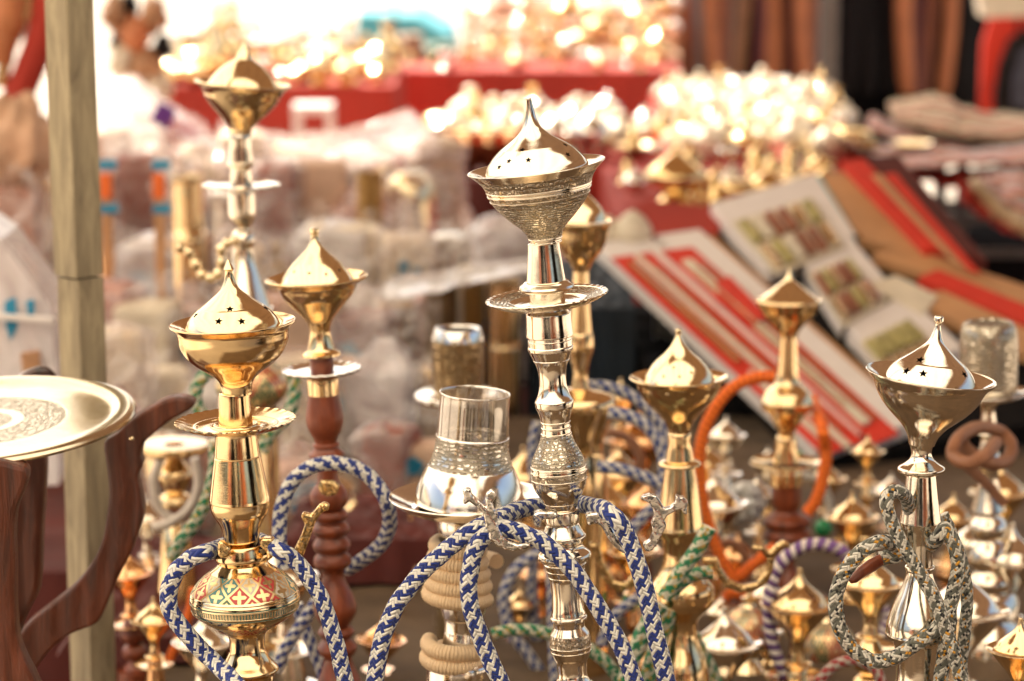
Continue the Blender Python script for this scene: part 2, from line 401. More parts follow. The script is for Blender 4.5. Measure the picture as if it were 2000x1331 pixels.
def cast(name, col):
    g = NG(name); c = g.coord('Object'); wv = g.n('ShaderNodeTexWave', wave_type='BANDS', bands_direction='DIAGONAL'); wv.inputs['Scale'].default_value = 55; wv.inputs['Distortion'].default_value = 9; wv.inputs['Detail'].default_value = 2; wv.inputs['Detail Scale'].default_value = 2.5; g.link(c, wv.inputs['Vector'])
    hh = g.math('ADD', wv.outputs[1], g.noise(c, 90, 3)); g.set(Base_Color=g.mix(g.ramp(wv.outputs[1], (0., 0.), (.35, 1.)), tuple(x * .5 for x in col), col), Metallic=1.0, Roughness=.17, Normal=g.bump(hh, .22, .0012))
cast('silver_cast', (.94, .90, .83)); cast('brass_cast', (.88, .62, .30))
def awning_mat():
    g = NG('awning_cloth'); nz = g.noise(g.coord('Object'), 1.3, 4)
    d = g.n('ShaderNodeBsdfDiffuse'); t = g.n('ShaderNodeBsdfTranslucent'); mx = g.n('ShaderNodeMixShader'); mx.inputs[0].default_value = .6
    sp = g.n('ShaderNodeSeparateXYZ'); g.link(g.coord('Object'), sp.inputs[0])
    seam = g.math('LESS_THAN', g.math('FRACT', g.math('MULTIPLY', sp.outputs[0], 1.9)), .035)
    c = g.mix(seam, g.mix(nz, (.78, .73, .62), (.83, .79, .69)), (.35, .26, .17))
    g.link(c, d.inputs[0]); g.link(c, t.inputs[0]); g.link(d.outputs[0], mx.inputs[1]); g.link(t.outputs[0], mx.inputs[2]); g.link(mx.outputs[0], g.out.inputs[0])
awning_mat()
def brown_panel():
    g = NG('shading_brown'); nz = g.noise(g.coord('Object'), 3, 4); d = g.n('ShaderNodeBsdfDiffuse'); t = g.n('ShaderNodeBsdfTranslucent'); mx = g.n('ShaderNodeMixShader'); mx.inputs[0].default_value = .35
    c = g.mix(nz, (.13, .075, .045), (.20, .12, .07)); g.link(c, d.inputs[0]); g.link(c, t.inputs[0]); g.link(d.outputs[0], mx.inputs[1]); g.link(t.outputs[0], mx.inputs[2]); g.link(mx.outputs[0], g.out.inputs[0])
brown_panel()
def ground_mat():
    g = NG('ground_paving'); c = g.coord('Object'); nz = g.noise(c, .6, 6, .6); n2 = g.noise(c, 14, 5, .6)
    br = g.n('ShaderNodeTexBrick'); br.inputs['Scale'].default_value = 1.2; g.link(c, br.inputs[0]); br.inputs['Mortar Size'].default_value = .01
    col = g.mix(g.ramp(nz, (.3, 0.), (.7, 1.)), (.40, .33, .26), (.52, .46, .38)); col = g.mix(g.math('MULTIPLY', n2, .3), col, (.2, .15, .1))
    col = g.mix(br.outputs[1], col, (.2, .17, .14))
    g.set(Base_Color=col, Roughness=.85, Normal=g.bump(n2, .3, .01))
ground_mat()
#@@GEOM
# ------------------------------------------------------------------ ground and awning
mb = MB(); mb.grid([[Vector((x, y, 0)) for x in (-150, -20, -3, 3, 20, 150)] for y in (-60, -5, 5, 30, 200)], False, 0, None, False, flip=True)
tag(mb.build('ground', MAT['ground_paving']), kind='structure')
aw = thing('awning', 'large cream cloth awning on dark poles shading the front stall', 'awning', (0, 0, 0))
mb = MB(); rows = []
for i in range(47):
    row = []
    for j in range(61):
        x = -3.6 + 7.2 * j / 60; y = -4.2 + ((6.3 if x < -.72 else 6.8) + 4.2) * i / 46
        row.append(Vector((x, y, 2.75 - .10 * abs(math.sin(x * 1.9 * math.pi)) ** .7 - .004 * y * y + .02 * noise.noise((x * 2, y * 2, 0)))))
    rows.append(row)
mb.grid([r_[:43] for r_ in rows[:28]], False); mb.grid([r_[:25] for r_ in rows[27:]], False); mb.build('cloth', MAT['awning_cloth'], aw)
mb = MB(); mb.grid([r_[24:] for r_ in rows[27:]], False); mb.grid([r_[42:] for r_ in rows[:28]], False); mb.build('added_dark_panel', MAT['shading_brown'], aw)  # brown part added to darken the metal reflections and the right side
for x, y in ((-3.5, -4.1), (3.5, -4.1), (-3.5, 6.1), (3.5, 6.4)):
    mb = MB(); tube_into(mb, [(x, y, 0), (x, y, 2.2)], .03, 10); mb.build('pole', MAT['awning_pole'], aw)
# the bazaar behind the photographer (seen in the polished metal)
for i, (x, wd, h, c, lab) in enumerate(((-7, 5, 3.2, 'tan_leather', 'row of tan shop fronts across the lane, left block'), (-1.5, 4.5, 3.8, 'concrete', 'grey rendered shop across the lane, middle block'), (4.5, 5.5, 3.4, 'brown_stone', 'red brown shop across the lane, right block'))):
    s = thing('shop_building', lab, 'building', (x, -9, 0))
    mb = MB(); mb.box((0, -1.5, h / 2), (wd, 3, h)); mb.build('wall', MAT[c], s)
    mb = MB(); mb.box((0, -1.4, h + .06), (wd + .3, 3.3, .12)); mb.build('roof', MAT['concrete'], s)
    for k in range(3):
        mb = MB(); mb.box((-wd / 2 + wd * (k + .5) / 3, .01, 1.1), (wd / 4, .08, 2.2)); mb.build('door', MAT['black_cloth_shade'], s)
ps = thing('parasol', 'teal cloth parasol open behind the photographer', 'parasol', (1.3, -6.2, 0))
mb = MB(); lathe_into(mb, [(0, .02), (30, 60), 'C', (36, 100)], lambda y: 2.6 - y * .01, .01, 12, 2); mb.build('canopy', MAT['teal_cloth'], ps)
mb = MB(); tube_into(mb, [(0, 0, 0), (0, 0, 2.6)], .025, 8); mb.build('pole', MAT['awning_pole'], ps)
aw2 = thing('awning', 'second awning of cream cloth, unseen, added to shade the scarves at the right', 'awning', (0, 0, 0)); mb = MB()  # out of view, added and placed so its shadow covers the scarves
mb.grid([[Vector((-.1 + 3.6 * j / 20, 6.5 + 2.1 * i / 12, 2.72 + .04 * noise.noise((j * .4, i * .4, 7)))) for j in range(21)] for i in range(13)], False); mb.build('cloth', MAT['awning_cloth'], aw2)
for x, y in ((3.5, 6.55), (3.5, 8.5), (.95, 8.58)): mb = MB(); tube_into(mb, [(x, y, 0), (x, y, 2.72)], .03, 10); mb.build('pole', MAT['awning_pole'], aw2)
for i, (x, y, wd, z0, z1, m, ry) in enumerate(((-3.3, -3.2, 1.5, .3, 2.3, 'leather_wine', 35), (2.5, .5, 1.6, .3, 2.4, 'black_cloth_shade', -80), (-1.7, -2.2, 1.1, .2, 2.1, 'black_cloth_shade', 25), (1.15, -1.6, .8, .3, 2.2, 'leather_brown', -15), (.1, -3.4, .9, .2, 2.3, 'black_cloth_shade', 0), (2.6, -2.2, 1.0, .2, 2.2, 'tan_leather', -40), (-1.2, -3.9, .7, .2, 2.3, 'black_cloth_shade', 10))):  # unseen panels added to put dark streaks into the metal's reflections
    c_ = thing('reflection_blocker', ('wine red', 'black', 'dark', 'brown', 'narrow black', 'tan', 'small black')[i] + ' carpet added out of view to streak the metal reflections', 'blocker', (x, y, 0), (0, 0, R(ry)))
    mb = MB(); rows = [[Vector((wd * (q / 20 - .5), .04 * math.sin(q * .9), z)) for q in range(21)] for z in (z0, z1)]
    mb.grid(rows, False); o = mb.build('blocker', MAT[m], c_); s_ = o.modifiers.new('th', 'SOLIDIFY'); s_.thickness = .01
    mb = MB(); mb.box((0, 0, z1 + .01), (wd + .1, .02, .02)); mb.build('rod', MAT['wood_post'], c_)
    for q in (-.5, .5): mb = MB(); tube_into(mb, [(q * wd, 0, z1 + .02), (q * wd, 0, 2.66)], .004, 6); mb.build('cord', MAT['wood_post'], c_)
# ------------------------------------------------------------------ the front table
tb = thing('display_table', 'long low table under dusty brown cloth carrying the water pipes', 'table', (.5, 2.4, 0))
mb = MB(); rows = []
x0, x1, y0, y1 = -.34, 1.5, 1.35, 3.75
rows = [[Vector((x0 + (x1 - x0) * j / 80 - .5, y0 + (y1 - y0) * i / 100 - 2.4, .8 + .0035 * noise.noise((j * .35, i * .35, 0)))) for j in range(81)] for i in range(101)]
mb.grid(rows, False, flip=True)
e = [(x0, y0), (x1, y0), (x1, y1), (x0, y1), (x0, y0)]
def skirt(mb, corners, ztop, zbot, wave=.012, n=60, mat=0, off=(0, 0)):
    for (ax, ay), (bx, by) in zip(corners, corners[1:]):
        top = []; bot = []; nx, ny = (by - ay), -(bx - ax); l = math.hypot(nx, ny); nx /= l; ny /= l
        for i in range(n + 1):
            t = i / n; x = ax + (bx - ax) * t - off[0]; y = ay + (by - ay) * t - off[1]; wv = wave * math.sin(t * l * 38 + math.sin(t * 9)) ** 2
            top.append(Vector((x, y, ztop))); bot.append(Vector((x + nx * (wv + .01), y + ny * (wv + .01), zbot)))
        mb.grid([top, bot], False, mat, flip=True)
skirt(mb, e, .8, .05, off=(.5, 2.4)); mb.build('tablecloth', MAT['table_cloth'], tb)
for x, y in ((x0 + .1, y0 + .1), (x1 - .1, y0 + .1), (x0 + .1, y1 - .1), (x1 - .1, y1 - .1)):
    mb = MB(); mb.box((x - .5, y - 2.4, .39), (.05, .05, .78)); mb.build('leg', MAT['wood_post'], tb)
# ------------------------------------------------------------------ hookah builder
class Hk:
    def __init__(s, label, px, py, Y, tilt=0, base=.8, name='water_pipe', group='water pipes on the front table', cat='water pipe'):
        T = P(px, py, Y); s.Y = Y; s.px = px; s.py = py; s.k = KS(py, Y); s.kz = s.k / CP; t = R(tilt); s.H = (T.z - base) / math.cos(t)
        ax = Vector((math.sin(t), 0, math.cos(t))); loc = T - ax * s.H
        s.root = thing(name, label, cat, loc, (0, t, 0), group)
        s.M = MW[s.root.name]; s.base_py = py + s.H / s.kz
    def z(s, y): return s.H - (y - s.py) * s.kz
    def xf(s, pivot_y, deg, dx=0):
        p = Vector((0, 0, s.z(pivot_y))); return Matrix.Translation(p + Vector((dx * s.k, 0, 0))) @ Matrix.Rotation(R(deg), 4, 'Y') @ Matrix.Translation(-p)
    def part(s, name, spec, xf=None, seg=72, sub=4, wav=None, parent=None, stars=None, star=11):
        mb = MB(); lathe_into(mb, spec, s.z, s.k, seg, sub, wav, xf)
        # merge ring doubles only at poles is not needed; build
        if stars: return s.cut(name, mb, stars, star)
        return mb.build(name, matlist(mb), parent or s.root)
    def hose(s, mat, pts, r, Y=None, n=8, seg=18, name='hose', closed=False):
        Y = Y or s.Y; mb = MB(); path = px_path(pts, Y, n); sd_ = random.uniform(0, 50); path = [tuple(Vector(p) + .0007 * Vector((noise.noise((i * .23, sd_, 0)), noise.noise((i * .23, 0, sd_)), noise.noise((sd_, i * .23, 5))))) for i, p in enumerate(path)]; tube_into(mb, path, r * KS(pts[0][1], Y), seg, shape=lambda a, t: 1 + .05 * noise.noise((math.cos(a) * 1.2 + sd_, math.sin(a) * 1.2, t * 22)))
        return mb.build(name, MAT[mat], s.root, world=True)
    def plate(s, name, outl, Y, mat, th=.003, bevel=.0008):
        mat = {'silver_white': 'silver_cast', 'brass': 'brass_cast'}.get(mat, mat); th = max(th, .005) * 1.25; bevel = .0021
        mb = MB(); pts = [P(x, y, Y) for x, y in outl]
        mb.prism(pts[::-1], (0, th, 0)); o = mb.build(name, MAT[mat], s.root, world=True, bevel=bevel)
        return o
    def cut(s, name, mb, stars, size):
        from mathutils.bvhtree import BVHTree
        bv = BVHTree.FromPolygons([tuple(v) for v in mb.v], mb.f)
        mats = matlist(mb)
        o = mb.build(name, mats + [MAT['black_cloth_shade']], s.root)  # black pocket lining paints the dark inside of the lid
        bm = bmesh.new(); bm.from_mesh(o.data); bmesh.ops.remove_doubles(bm, verts=bm.verts, dist=1e-6)
        bmesh.ops.recalc_face_normals(bm, faces=bm.faces); bm.to_mesh(o.data); bm.free()
        inv = s.M.inverted(); eye = inv @ CAM; cb = MB()
        for q in stars:
            d = (inv.to_3x3() @ rayd(q[0], q[1])).normalized(); hit = bv.ray_cast(eye, d)
            if hit[0] is None: continue
            p, nn = hit[0], hit[1].normalized()
            if nn.dot(d) > 0: nn = -nn
            up = (Vector((0, 0, 1)) - nn * nn.z).normalized(); rt = up.cross(nn)
            pts = []
            for k in range(10):
                rr = (size if k % 2 == 0 else size * .45) * s.k; a = math.pi / 2 + k * math.pi / 5
                pts.append(p + nn * .004 + (rt * math.cos(a) + up * math.sin(a)) * rr)
            cb.prism(pts, -nn * .009)
        co = cb.build('star_cutter', MAT['black_cloth_shade']); co.matrix_world = s.M
        bm = bmesh.new(); bm.from_mesh(co.data); bmesh.ops.recalc_face_normals(bm, faces=bm.faces); bm.to_mesh(co.data); bm.free()
        bpy.context.view_layer.update()
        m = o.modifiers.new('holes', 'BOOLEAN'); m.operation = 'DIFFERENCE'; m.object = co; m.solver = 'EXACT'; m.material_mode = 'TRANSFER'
        dg = bpy.context.evaluated_depsgraph_get(); me = bpy.data.meshes.new_from_object(o.evaluated_get(dg))
        if len(me.polygons) > 50:
            bm = bmesh.new(); bm.from_mesh(me)
            for ed in bm.edges:
                if len(ed.link_faces) == 2 and ed.calc_face_angle(0) > R(30): ed.smooth = False
            bm.to_mesh(me); bm.free(); o.data = me
        o.modifiers.clear(); bpy.data.objects.remove(co); return o
# ---- gold water pipe with enamel ball (front left)
h = Hk('polished gold water pipe with enamel diamond ball and blue white hose, front left', 457, 765, 1.9, -1.9)
b = h.xf(765, -.9, 6)
h.part('lid', ['m:brass_pale', (508, .1), (508.6, 1.6), 'C', (527, 10.5), 'C', (531, 8), (548, 10.5), (566, 19), (579, 34), (590, 48), (600, 62), 'C', (601, 64), (612, 77), (622, 85), (631, 90), (637, 92.5), 'C', (640, 92), 'C', (640, .1)], b, 96, 5, stars=[(449, 604), (427, 628), (472, 628), (519, 602), (545, 622), (382, 616)], star=9)
h.part('bowl', ['m:brass', (670, .1), (665, 50), (648, 85), (638, 100), (633, 112), (629, 121), 'C', (629.5, 122.6), (632, 123), 'C', (641, 113), (646, 109.5), (653, 108.5), (666, 107), (680, 102), (697, 91), (713, 73), (727, 52), (740, 37), (752, 31), (766, 29.5), 'C', (770, 29.5), 'C', (770, .1)], b, 96, 5)
h.part('stem', ['m:brass', (768, .1), (768, 27.5), 'C', (769, 30), (800, 31.5), (832, 34), 'C', (838, 42), (843, 44), 'C', (847, 41.5), (870, 43), (890, 45), 'C', (892, 44), (894, 45.5), 'C', (930, 52), (975, 59.5), 'C', (980, 59.8), 'C', (982, 59), (994, 58.5), (1006, 55), (1020, 46), (1034, 39.5), (1050, 36), (1066, 34), (1082, 33), (1100, 44)], None, 96, 4)
h.part('saucer', ['m:brass', (834, 30), 'C', (828, 41), (829, 44), 'C', (833, 47), (834, 62), (833, 74), 'C', (830, 77), (829, 80), 'C', (829, 84), (826, 97), (822, 110), (820, 117), 'C', (822, 117.5), 'C', (828, 106), (835, 90), (838, 60), (840, 34)], h.xf(830, -.2), 144, 3, wav=(34, 5, 100, 117))
h.part('enamel_ball', ['m:brass_pale', (1094, 44), (1103, 47), (1112, 55), (1120, 66), 'C', 'm:enamel', (1121, 67), (1132, 82), (1145, 95.5), (1155, 103), (1160, 105.5), 'C', 'm:brass_pale', (1161, 106.5), (1164, 108), 'C', (1166, 107), (1170, 109), (1174, 109.5), 'C', 'm:enamel_green_line', (1175, 108.5), (1176.5, 108.5), 'C', 'm:brass_pale', (1177, 109.5), (1180, 109.5), 'C', 'm:enamel_ticks', (1181, 108.6), (1191, 107.3), 'C', 'm:brass_pale', (1192, 107.6), (1195, 106.5), 'C', 'm:enamel_green_line', (1195.5, 105.5), (1197, 105.2), 'C', 'm:brass_pale', (1198, 105), (1206, 97), (1214, 86), (1220, 77), 'C', 'm:enamel', (1221, 76), (1230, 60), (1238, 47), 'C', 'm:brass_pale', (1239, 46), (1243, 41), (1250, 36)], None, 96, 4)
h.part('lower_stem', ['m:brass', (1245, 38), (1256, 35.5), (1268, 35), (1282, 36.5), (1294, 42), (1304, 48), (1313, 56), 'C', (1318, 60), (1322, 60), 'C', (1330, 52), (1350, 50), (1370, 62)], None, 72, 4)
h.part('base_vase', ['m:brass', (1366, 60), (1420, 95), (1500, 118), (1600, 116), (1700, 80), (1760, 62), (1800, 75), (h.base_py - 6, 92), 'C', (h.base_py, 92), 'C', (h.base_py, .1)], None, 64, 5)
br = h.part('hose_bracket', ['m:brass', (1066, 46), 'C', (1066, 50), (1078, 53), (1092, 55), (1099, 52), 'C', (1102, 50), 'C', (1102, 46)], h.xf(1085, -2), 64, 3)
h.plate('bracket_ear', [(425, 1060), (434, 1058), (447, 1070), (452, 1082), (444, 1090), (432, 1092), (424, 1085)], 1.875, 'brass', .006, .0012)
h.plate('bracket_ear', [(506, 1058), (514, 1052), (534, 1053), (537, 1068), (532, 1090), (522, 1098), (520, 1078), (508, 1070)], 1.88, 'brass', .008, .0012)
h.plate('bracket_arm', [(x / 2.857, 865 + y / 2.857) for x, y in ((1640, 600), (1680, 520), (1702, 455), (1675, 420), (1690, 388), (1738, 402), (1780, 348), (1815, 333), (1840, 350), (1832, 385), (1800, 388), (1762, 440), (1735, 520), (1690, 640), (1640, 660))], 1.96, 'brass', .004, .001)
h.hose('rope_blue', [(450, 1062, 1.95), (436, 1067, 1.93), (420, 1074, 1.91), (398, 1080), (372, 1092), (347, 1114), (331, 1148), (330, 1185), (347, 1216), (374, 1250), (408, 1285), (452, 1326, 1.86), (490, 1372, 1.84), (520, 1420, 1.84)], 17.5, 1.88)
h.hose('rope_blue', [(500, 1055, 1.95), (520, 1062, 1.92), (541, 1073), (574, 1093), (607, 1133), (635, 1188), (653, 1246), (667, 1300), (680, 1350), (690, 1420)], 16.5, 1.88)
# ---- silver engraved water pipe (centre)
h = Hk('tall engraved silver water pipe leaning left, with blue white hoses over ornate hooks', 1051.5, 325, 1.9, -3.9)
MWs = h.M
b = h.xf(480, -3.3, -12)
b = h.xf(480, -3.3, 5)
h.part('lid', ['m:silver', (191.5, .1), (191.5, 7), 'C', (193, 8.4), (197, 8.2), (214, 9.8), (233, 13), (249, 18.5), (258, 26), (266, 35), (276, 50), (285, 64), 'C', (286.5, 66), (297, 79), (308, 89), (318, 96.5), (328, 101.5), 'C', (332, 102), 'C', (332, .1)], b, 96, 5, stars=[(994, 315), (1032, 313), (1109, 302), (1020, 293), (1133, 296), (1104, 283), (975, 327)], star=7)
h.part('bowl', ['m:silver', (365, .1), (350, 70), (338, 100), (330, 116), (324.5, 131), 'C', (323.5, 135), (325, 136), 'C', (331, 129), (340, 119), 'm:silver_fine', (341, 118), (352, 109.5), (363, 104.5), 'C', 'm:silver', (364, 105), (367, 104.5), 'C', (368, 102.5), (371, 102), 'C', (371.5, 103.5), (374, 103), 'C', 'm:silver_fine', (375, 100.5), (382, 98), 'C', 'm:silver', (382.5, 99.5), (385, 98.5), 'C', 'm:silver_eng', (386, 96.5), (400, 87), (415, 74), (430, 59), (442, 46), (454, 37), (463, 33), 'C', 'm:silver', (464, 34), (467, 33.5), 'C', (468, 31.5), (471, 31), 'C', (472, 32), (474, 32), 'C', (476, 28), 'C', (476, .1)], b, 128, 4)
h.part('stem', ['m:silver', (474, 26), (475, 31), 'C', (500, 33), (548, 38.5), 'C', (550, 44), (553, 47), (557, 53), 'C', (561, 54.5), 'C', (567, 50), (568, 34.5), 'C', (570, 34), (588, 35.5), (605, 38), 'C', (612, 44), 'C', (614, 44.5), (640, 45.5), (655, 46.5), 'C', (658, 46), (659, 43), 'C', (664, 43), 'C', (665, 44), (676, 44), 'C', (679, 45.5), (684, 45), 'C', (686, 43.5), (694, 40), (703, 36), 'C', (704.5, 36.5), (706, 35.5), 'C', (714, 31.5), (724, 28.5), (736, 27), (750, 27), (762, 28.5), (774, 32), (783, 36.5), 'C', (787, 38.5), (796, 38), 'C', (800, 37), (807, 34), (816, 31), (826, 29), 'C', (827, 30), (829, 30), 'C', (830, 28.5), (837, 28.5), 'C', (838, 30), (840, 30), 'C', (841, 29), (849, 29.5), 'C', (850, 31), (853, 31), 'C'], None, 96, 4)
h.part('engraved_knop', ['m:silver_eng', (852, 30.5), (862, 33), (874, 38), (888, 45), (902, 51.5), (914, 54.5), 'C', 'm:silver', (915, 56), (918, 56.3), 'C', (919, 55), (924, 55.5), 'C', (925, 56.8), (928, 56.8), 'C', 'm:silver_fine', (929, 55.8), (940, 55.5), 'C', 'm:silver', (941, 56.5), (944, 56), 'C', (946, 55), (956, 53), (966, 48.5), (975, 43), (983, 37.5), (990, 34), 'C', (991, 34.5), (1000, 31.5), (1007, 28)], None, 96, 4)
h.part('lower_stem', ['m:silver', (1003, 28), 'C', (1004, 33), (1008, 35), (1028, 35), (1032, 33), 'C', (1036, 34), (1046, 38), (1055, 43), 'C', (1057, 45.5), (1063, 45.5), 'C', (1066, 43), (1072, 38.5), (1078, 38.5), (1084, 42), (1088, 47), 'C', (1092, 52), (1097, 54), 'C', (1102, 53), (1106, 48), 'C', (1112, 42), 'C', (1114, 43), (1117, 41), 'C', (1126, 38), 'C', (1127, 39), (1129, 37.5), 'C', (1139, 34.5), 'C', (1140, 36), (1143, 34), 'C', (1150, 32.5), (1180, 31), (1205, 32.5), (1216, 34.5), 'C', (1220, 35), (1223, 37.5), (1229, 37), 'C', (1232, 33), (1243, 31), 'C', (1250, 35), (1257, 39.5), 'C', 'm:silver_fine', (1258, 40), (1270, 41.5), (1281, 41.5), 'C', 'm:silver', (1282, 42.5), (1285, 42), 'C', (1287, 41), (1291, 40.5), 'C', (1292, 41.5), (1294, 41), 'C', (1300, 38.5), (1306, 36), (1314, 32), (1325, 30.5), (1345, 30), (1360, 38)], None, 96, 4)
h.part('base_vase', ['m:silver', (1355, 36), (1420, 95), (1500, 122), (1600, 120), (1700, 85), (1740, 60), (1790, 70), (h.base_py - 6, 90), 'C', (h.base_py, 90), 'C', (h.base_py, .1)], None, 64, 5)
h.part('saucer', ['m:silver', (590, 34), (592, 62), (589, 72), 'C', (587, 75), (586, 78), 'C', 'm:silver_eng', (587, 80), (583, 100), (580, 110), 'C', 'm:silver', (578, 113), (577, 120), 'C', (579, 121), 'C', (585, 112), (592, 98), (597, 78), (599, 40)], h.xf(590, -2), 168, 3, wav=(40, 3, 105, 121))
sp = lambda l: [(950 + x / 2.5075, 800 + y / 2.5075) for x, y in l]
h.plate('left_hook', [(650 + x / 2.857, 865 + y / 2.857) for x, y in ((720, 270), (745, 252), (770, 262), (775, 290), (800, 315), (830, 345), (858, 365), (850, 330), (855, 285), (885, 262), (912, 275), (915, 305), (890, 335), (900, 370), (922, 400), (918, 440), (925, 480), (945, 520), (980, 550), (1030, 568), (1075, 560), (1108, 572), (1085, 595), (1062, 598), (1050, 608), (1030, 600), (1005, 614), (985, 600), (960, 606), (945, 586), (915, 584), (900, 560), (872, 545), (868, 500), (850, 470), (845, 430), (838, 400), (800, 360), (760, 330), (740, 350), (722, 335), (735, 305))], 1.842, 'silver_white', .004, .0014)
h.plate('hook_arm', sp([(228, 545), (232, 515), (255, 503), (330, 502), (350, 512), (350, 530), (330, 542), (280, 540), (270, 552), (262, 582), (240, 580)]), 1.875, 'silver_white', .008, .002)
h.plate('right_arm', sp([(480, 512), (560, 500), (596, 515), (604, 560), (625, 600), (645, 640), (680, 675), (697, 714), (668, 706), (648, 694), (628, 676), (606, 650), (590, 628), (577, 600), (560, 572), (530, 560), (500, 575)]), 1.872, 'silver_white', .005, .0016)
h.plate('right_hook', sp([(752, 440), (768, 425), (800, 416), (833, 425), (852, 452), (872, 487), (900, 480), (922, 460), (928, 420), (950, 432), (962, 428), (988, 455), (982, 490), (983, 518), (965, 512), (955, 490), (925, 500), (885, 522), (873, 545), (882, 572), (868, 602), (846, 640), (838, 668), (820, 680), (815, 692), (783, 698), (764, 665), (800, 640), (815, 600), (806, 560), (822, 520), (815, 490), (798, 458), (775, 448)]), 1.868, 'silver_white', .005, .0018)
h.hose('rope_blue', [(1098, 988, 1.96), (1060, 988, 1.94), (1015, 996, 1.92), (972, 1013, 1.89), (930, 1033, 1.87), (893, 1058), (845, 1098), (800, 1146), (765, 1200), (744, 1258), (731, 1331), (724, 1400)], 17.5, 1.87)
h.hose('rope_blue', [(1270, 1400), (1241, 1331), (1206, 1249), (1159, 1173), (1117, 1113), (1066, 1064), (1025, 1044), (985, 1033), (955, 1042), (933, 1066), (919, 1110), (916, 1160), (928, 1215), (951, 1275), (976, 1331), (1000, 1390)], 17.5, 1.856)
h.hose('rope_blue', [(1110, 985, 1.96), (1135, 985, 1.94), (1160, 990, 1.9), (1195, 1005), (1222, 1042), (1244, 1098), (1262, 1160), (1278, 1230), (1303, 1331), (1322, 1400)], 18, 1.862)
# ---- silver water pipe with grey hoses (front right)
h = Hk('plain polished silver water pipe leaning right, wrapped with grey speckled hoses', 1800, 865, 1.9, 0)
b = h.xf(868, 6.2, 0)
h.part('lid', ['m:silver', (615, .1), (616, 6), (619, 9), (626, 9.8), 'C', (629, 7), (634, 5.8), (644, 7), (654, 10), (662, 13), (670, 18), (680, 28), (692, 42), (706, 61), 'C', (707, 63), (718, 75), (728, 83), (738, 89), (746, 92.5), 'C', (750, 92), 'C', (750, .1)], b, 96, 5, stars=[(1803, 730), (1770, 725), (1797, 703), (1884, 732)], star=9.5)
h.part('bowl', ['m:silver', (775, .1), (765, 70), (752, 98), (742, 112), (735, 122), (731, 126), 'C', (732, 127.5), (735, 127), 'C', (742, 120), (750, 112), (760, 106), (772, 101), (786, 92), (800, 80), (815, 64), (830, 47), (843, 36), (855, 29), (868, 25.5), 'C', (869, .1)], b, 96, 5)
h.part('stem', ['m:silver', (862, .1), (863, 24), (875, 21), (888, 20), (898, 24), (906, 33), (912, 43), 'C', (915, 46), (918, 46), 'C', (922, 44), (928, 29), 'C', (930, 29), (975, 34), (1018, 40), 'C', (1021, 40.5), 'C', (1023, 39), (1033, 36.5), (1048, 30), (1060, 27), 'C', (1066, 26), (1090, 25), (1108, 25), 'C', (1110, 29), (1116, 29), 'C', (1120, 26), (1135, 29), (1155, 37), (1180, 48), (1205, 58), (1225, 64), (1240, 65), 'C', (1245, 66), (1252, 62), 'C', (1262, 50), (1290, 46), (1330, 44), (1360, 50)], h.xf(865, -.7), 80, 4)
h.part('base_vase', ['m:silver', (1350, 45), (1420, 80), (1500, 108), (1600, 108), (1680, 80), (h.base_py - 6, 90), 'C', (h.base_py, 90), 'C', (h.base_py, .1)], None, 64, 5)
cr3 = lambda l: [(1300 + q[0] / 2.857, 865 + q[1] / 2.857) + tuple(q[2:]) for q in l]
h.hose('rope_grey', cr3([(1440, 560, 1.93), (1400, 480, 1.91), (1370, 400, 1.90), (1345, 320, 1.88), (1310, 275, 1.86), (1262, 275, 1.855), (1232, 325), (1245, 400), (1285, 500), (1335, 590), (1395, 690), (1455, 790), (1505, 880), (1535, 970), (1570, 1060), (1610, 1180), (1650, 1331), (1670, 1420)]), 13.5, 1.85)
h.hose('rope_grey', cr3([(1310, 600, 1.90), (1260, 560, 1.88), (1180, 560), (1090, 610), (1020, 690), (968, 790), (948, 890), (960, 990), (1000, 1090), (1065, 1170), (1150, 1215), (1230, 1215), (1310, 1180), (1390, 1125), (1460, 1080), (1510, 1040), (1545, 990, 1.88)]), 15, 1.865)
h.hose('rope_grey', cr3([(1470, 580, 1.90), (1500, 555, 1.885), (1530, 520), (1560, 480), (1590, 530), (1625, 620), (1630, 720), (1608, 820), (1588, 920), (1580, 1040), (1555, 1180), (1530, 1331), (1520, 1420)]), 14.5, 1.875)
h.hose('rope_grey', cr3([(1545, 400), (1590, 490), (1640, 620), (1675, 760), (1682, 900), (1670, 1040), (1655, 1200), (1650, 1331), (1650, 1420)]), 12, 1.93)
h.hose('rope_grey', cr3([(1330, 610), (1290, 630), (1240, 640), (1200, 650)]), 15, 1.89)
mb = MB(); pth = [P(*q) for q in cr3([(1215, 645, 1.89), (1150, 685, 1.885), (1090, 725, 1.88), (1050, 762, 1.875), (1030, 775, 1.874)])]; k = KS(1080, 1.88); tube_into(mb, pth, [11 * k, 13 * k, 11 * k, 9 * k, 5 * k], 16); mb.build('mouthpiece', MAT['wood_red'], h.root, world=True)
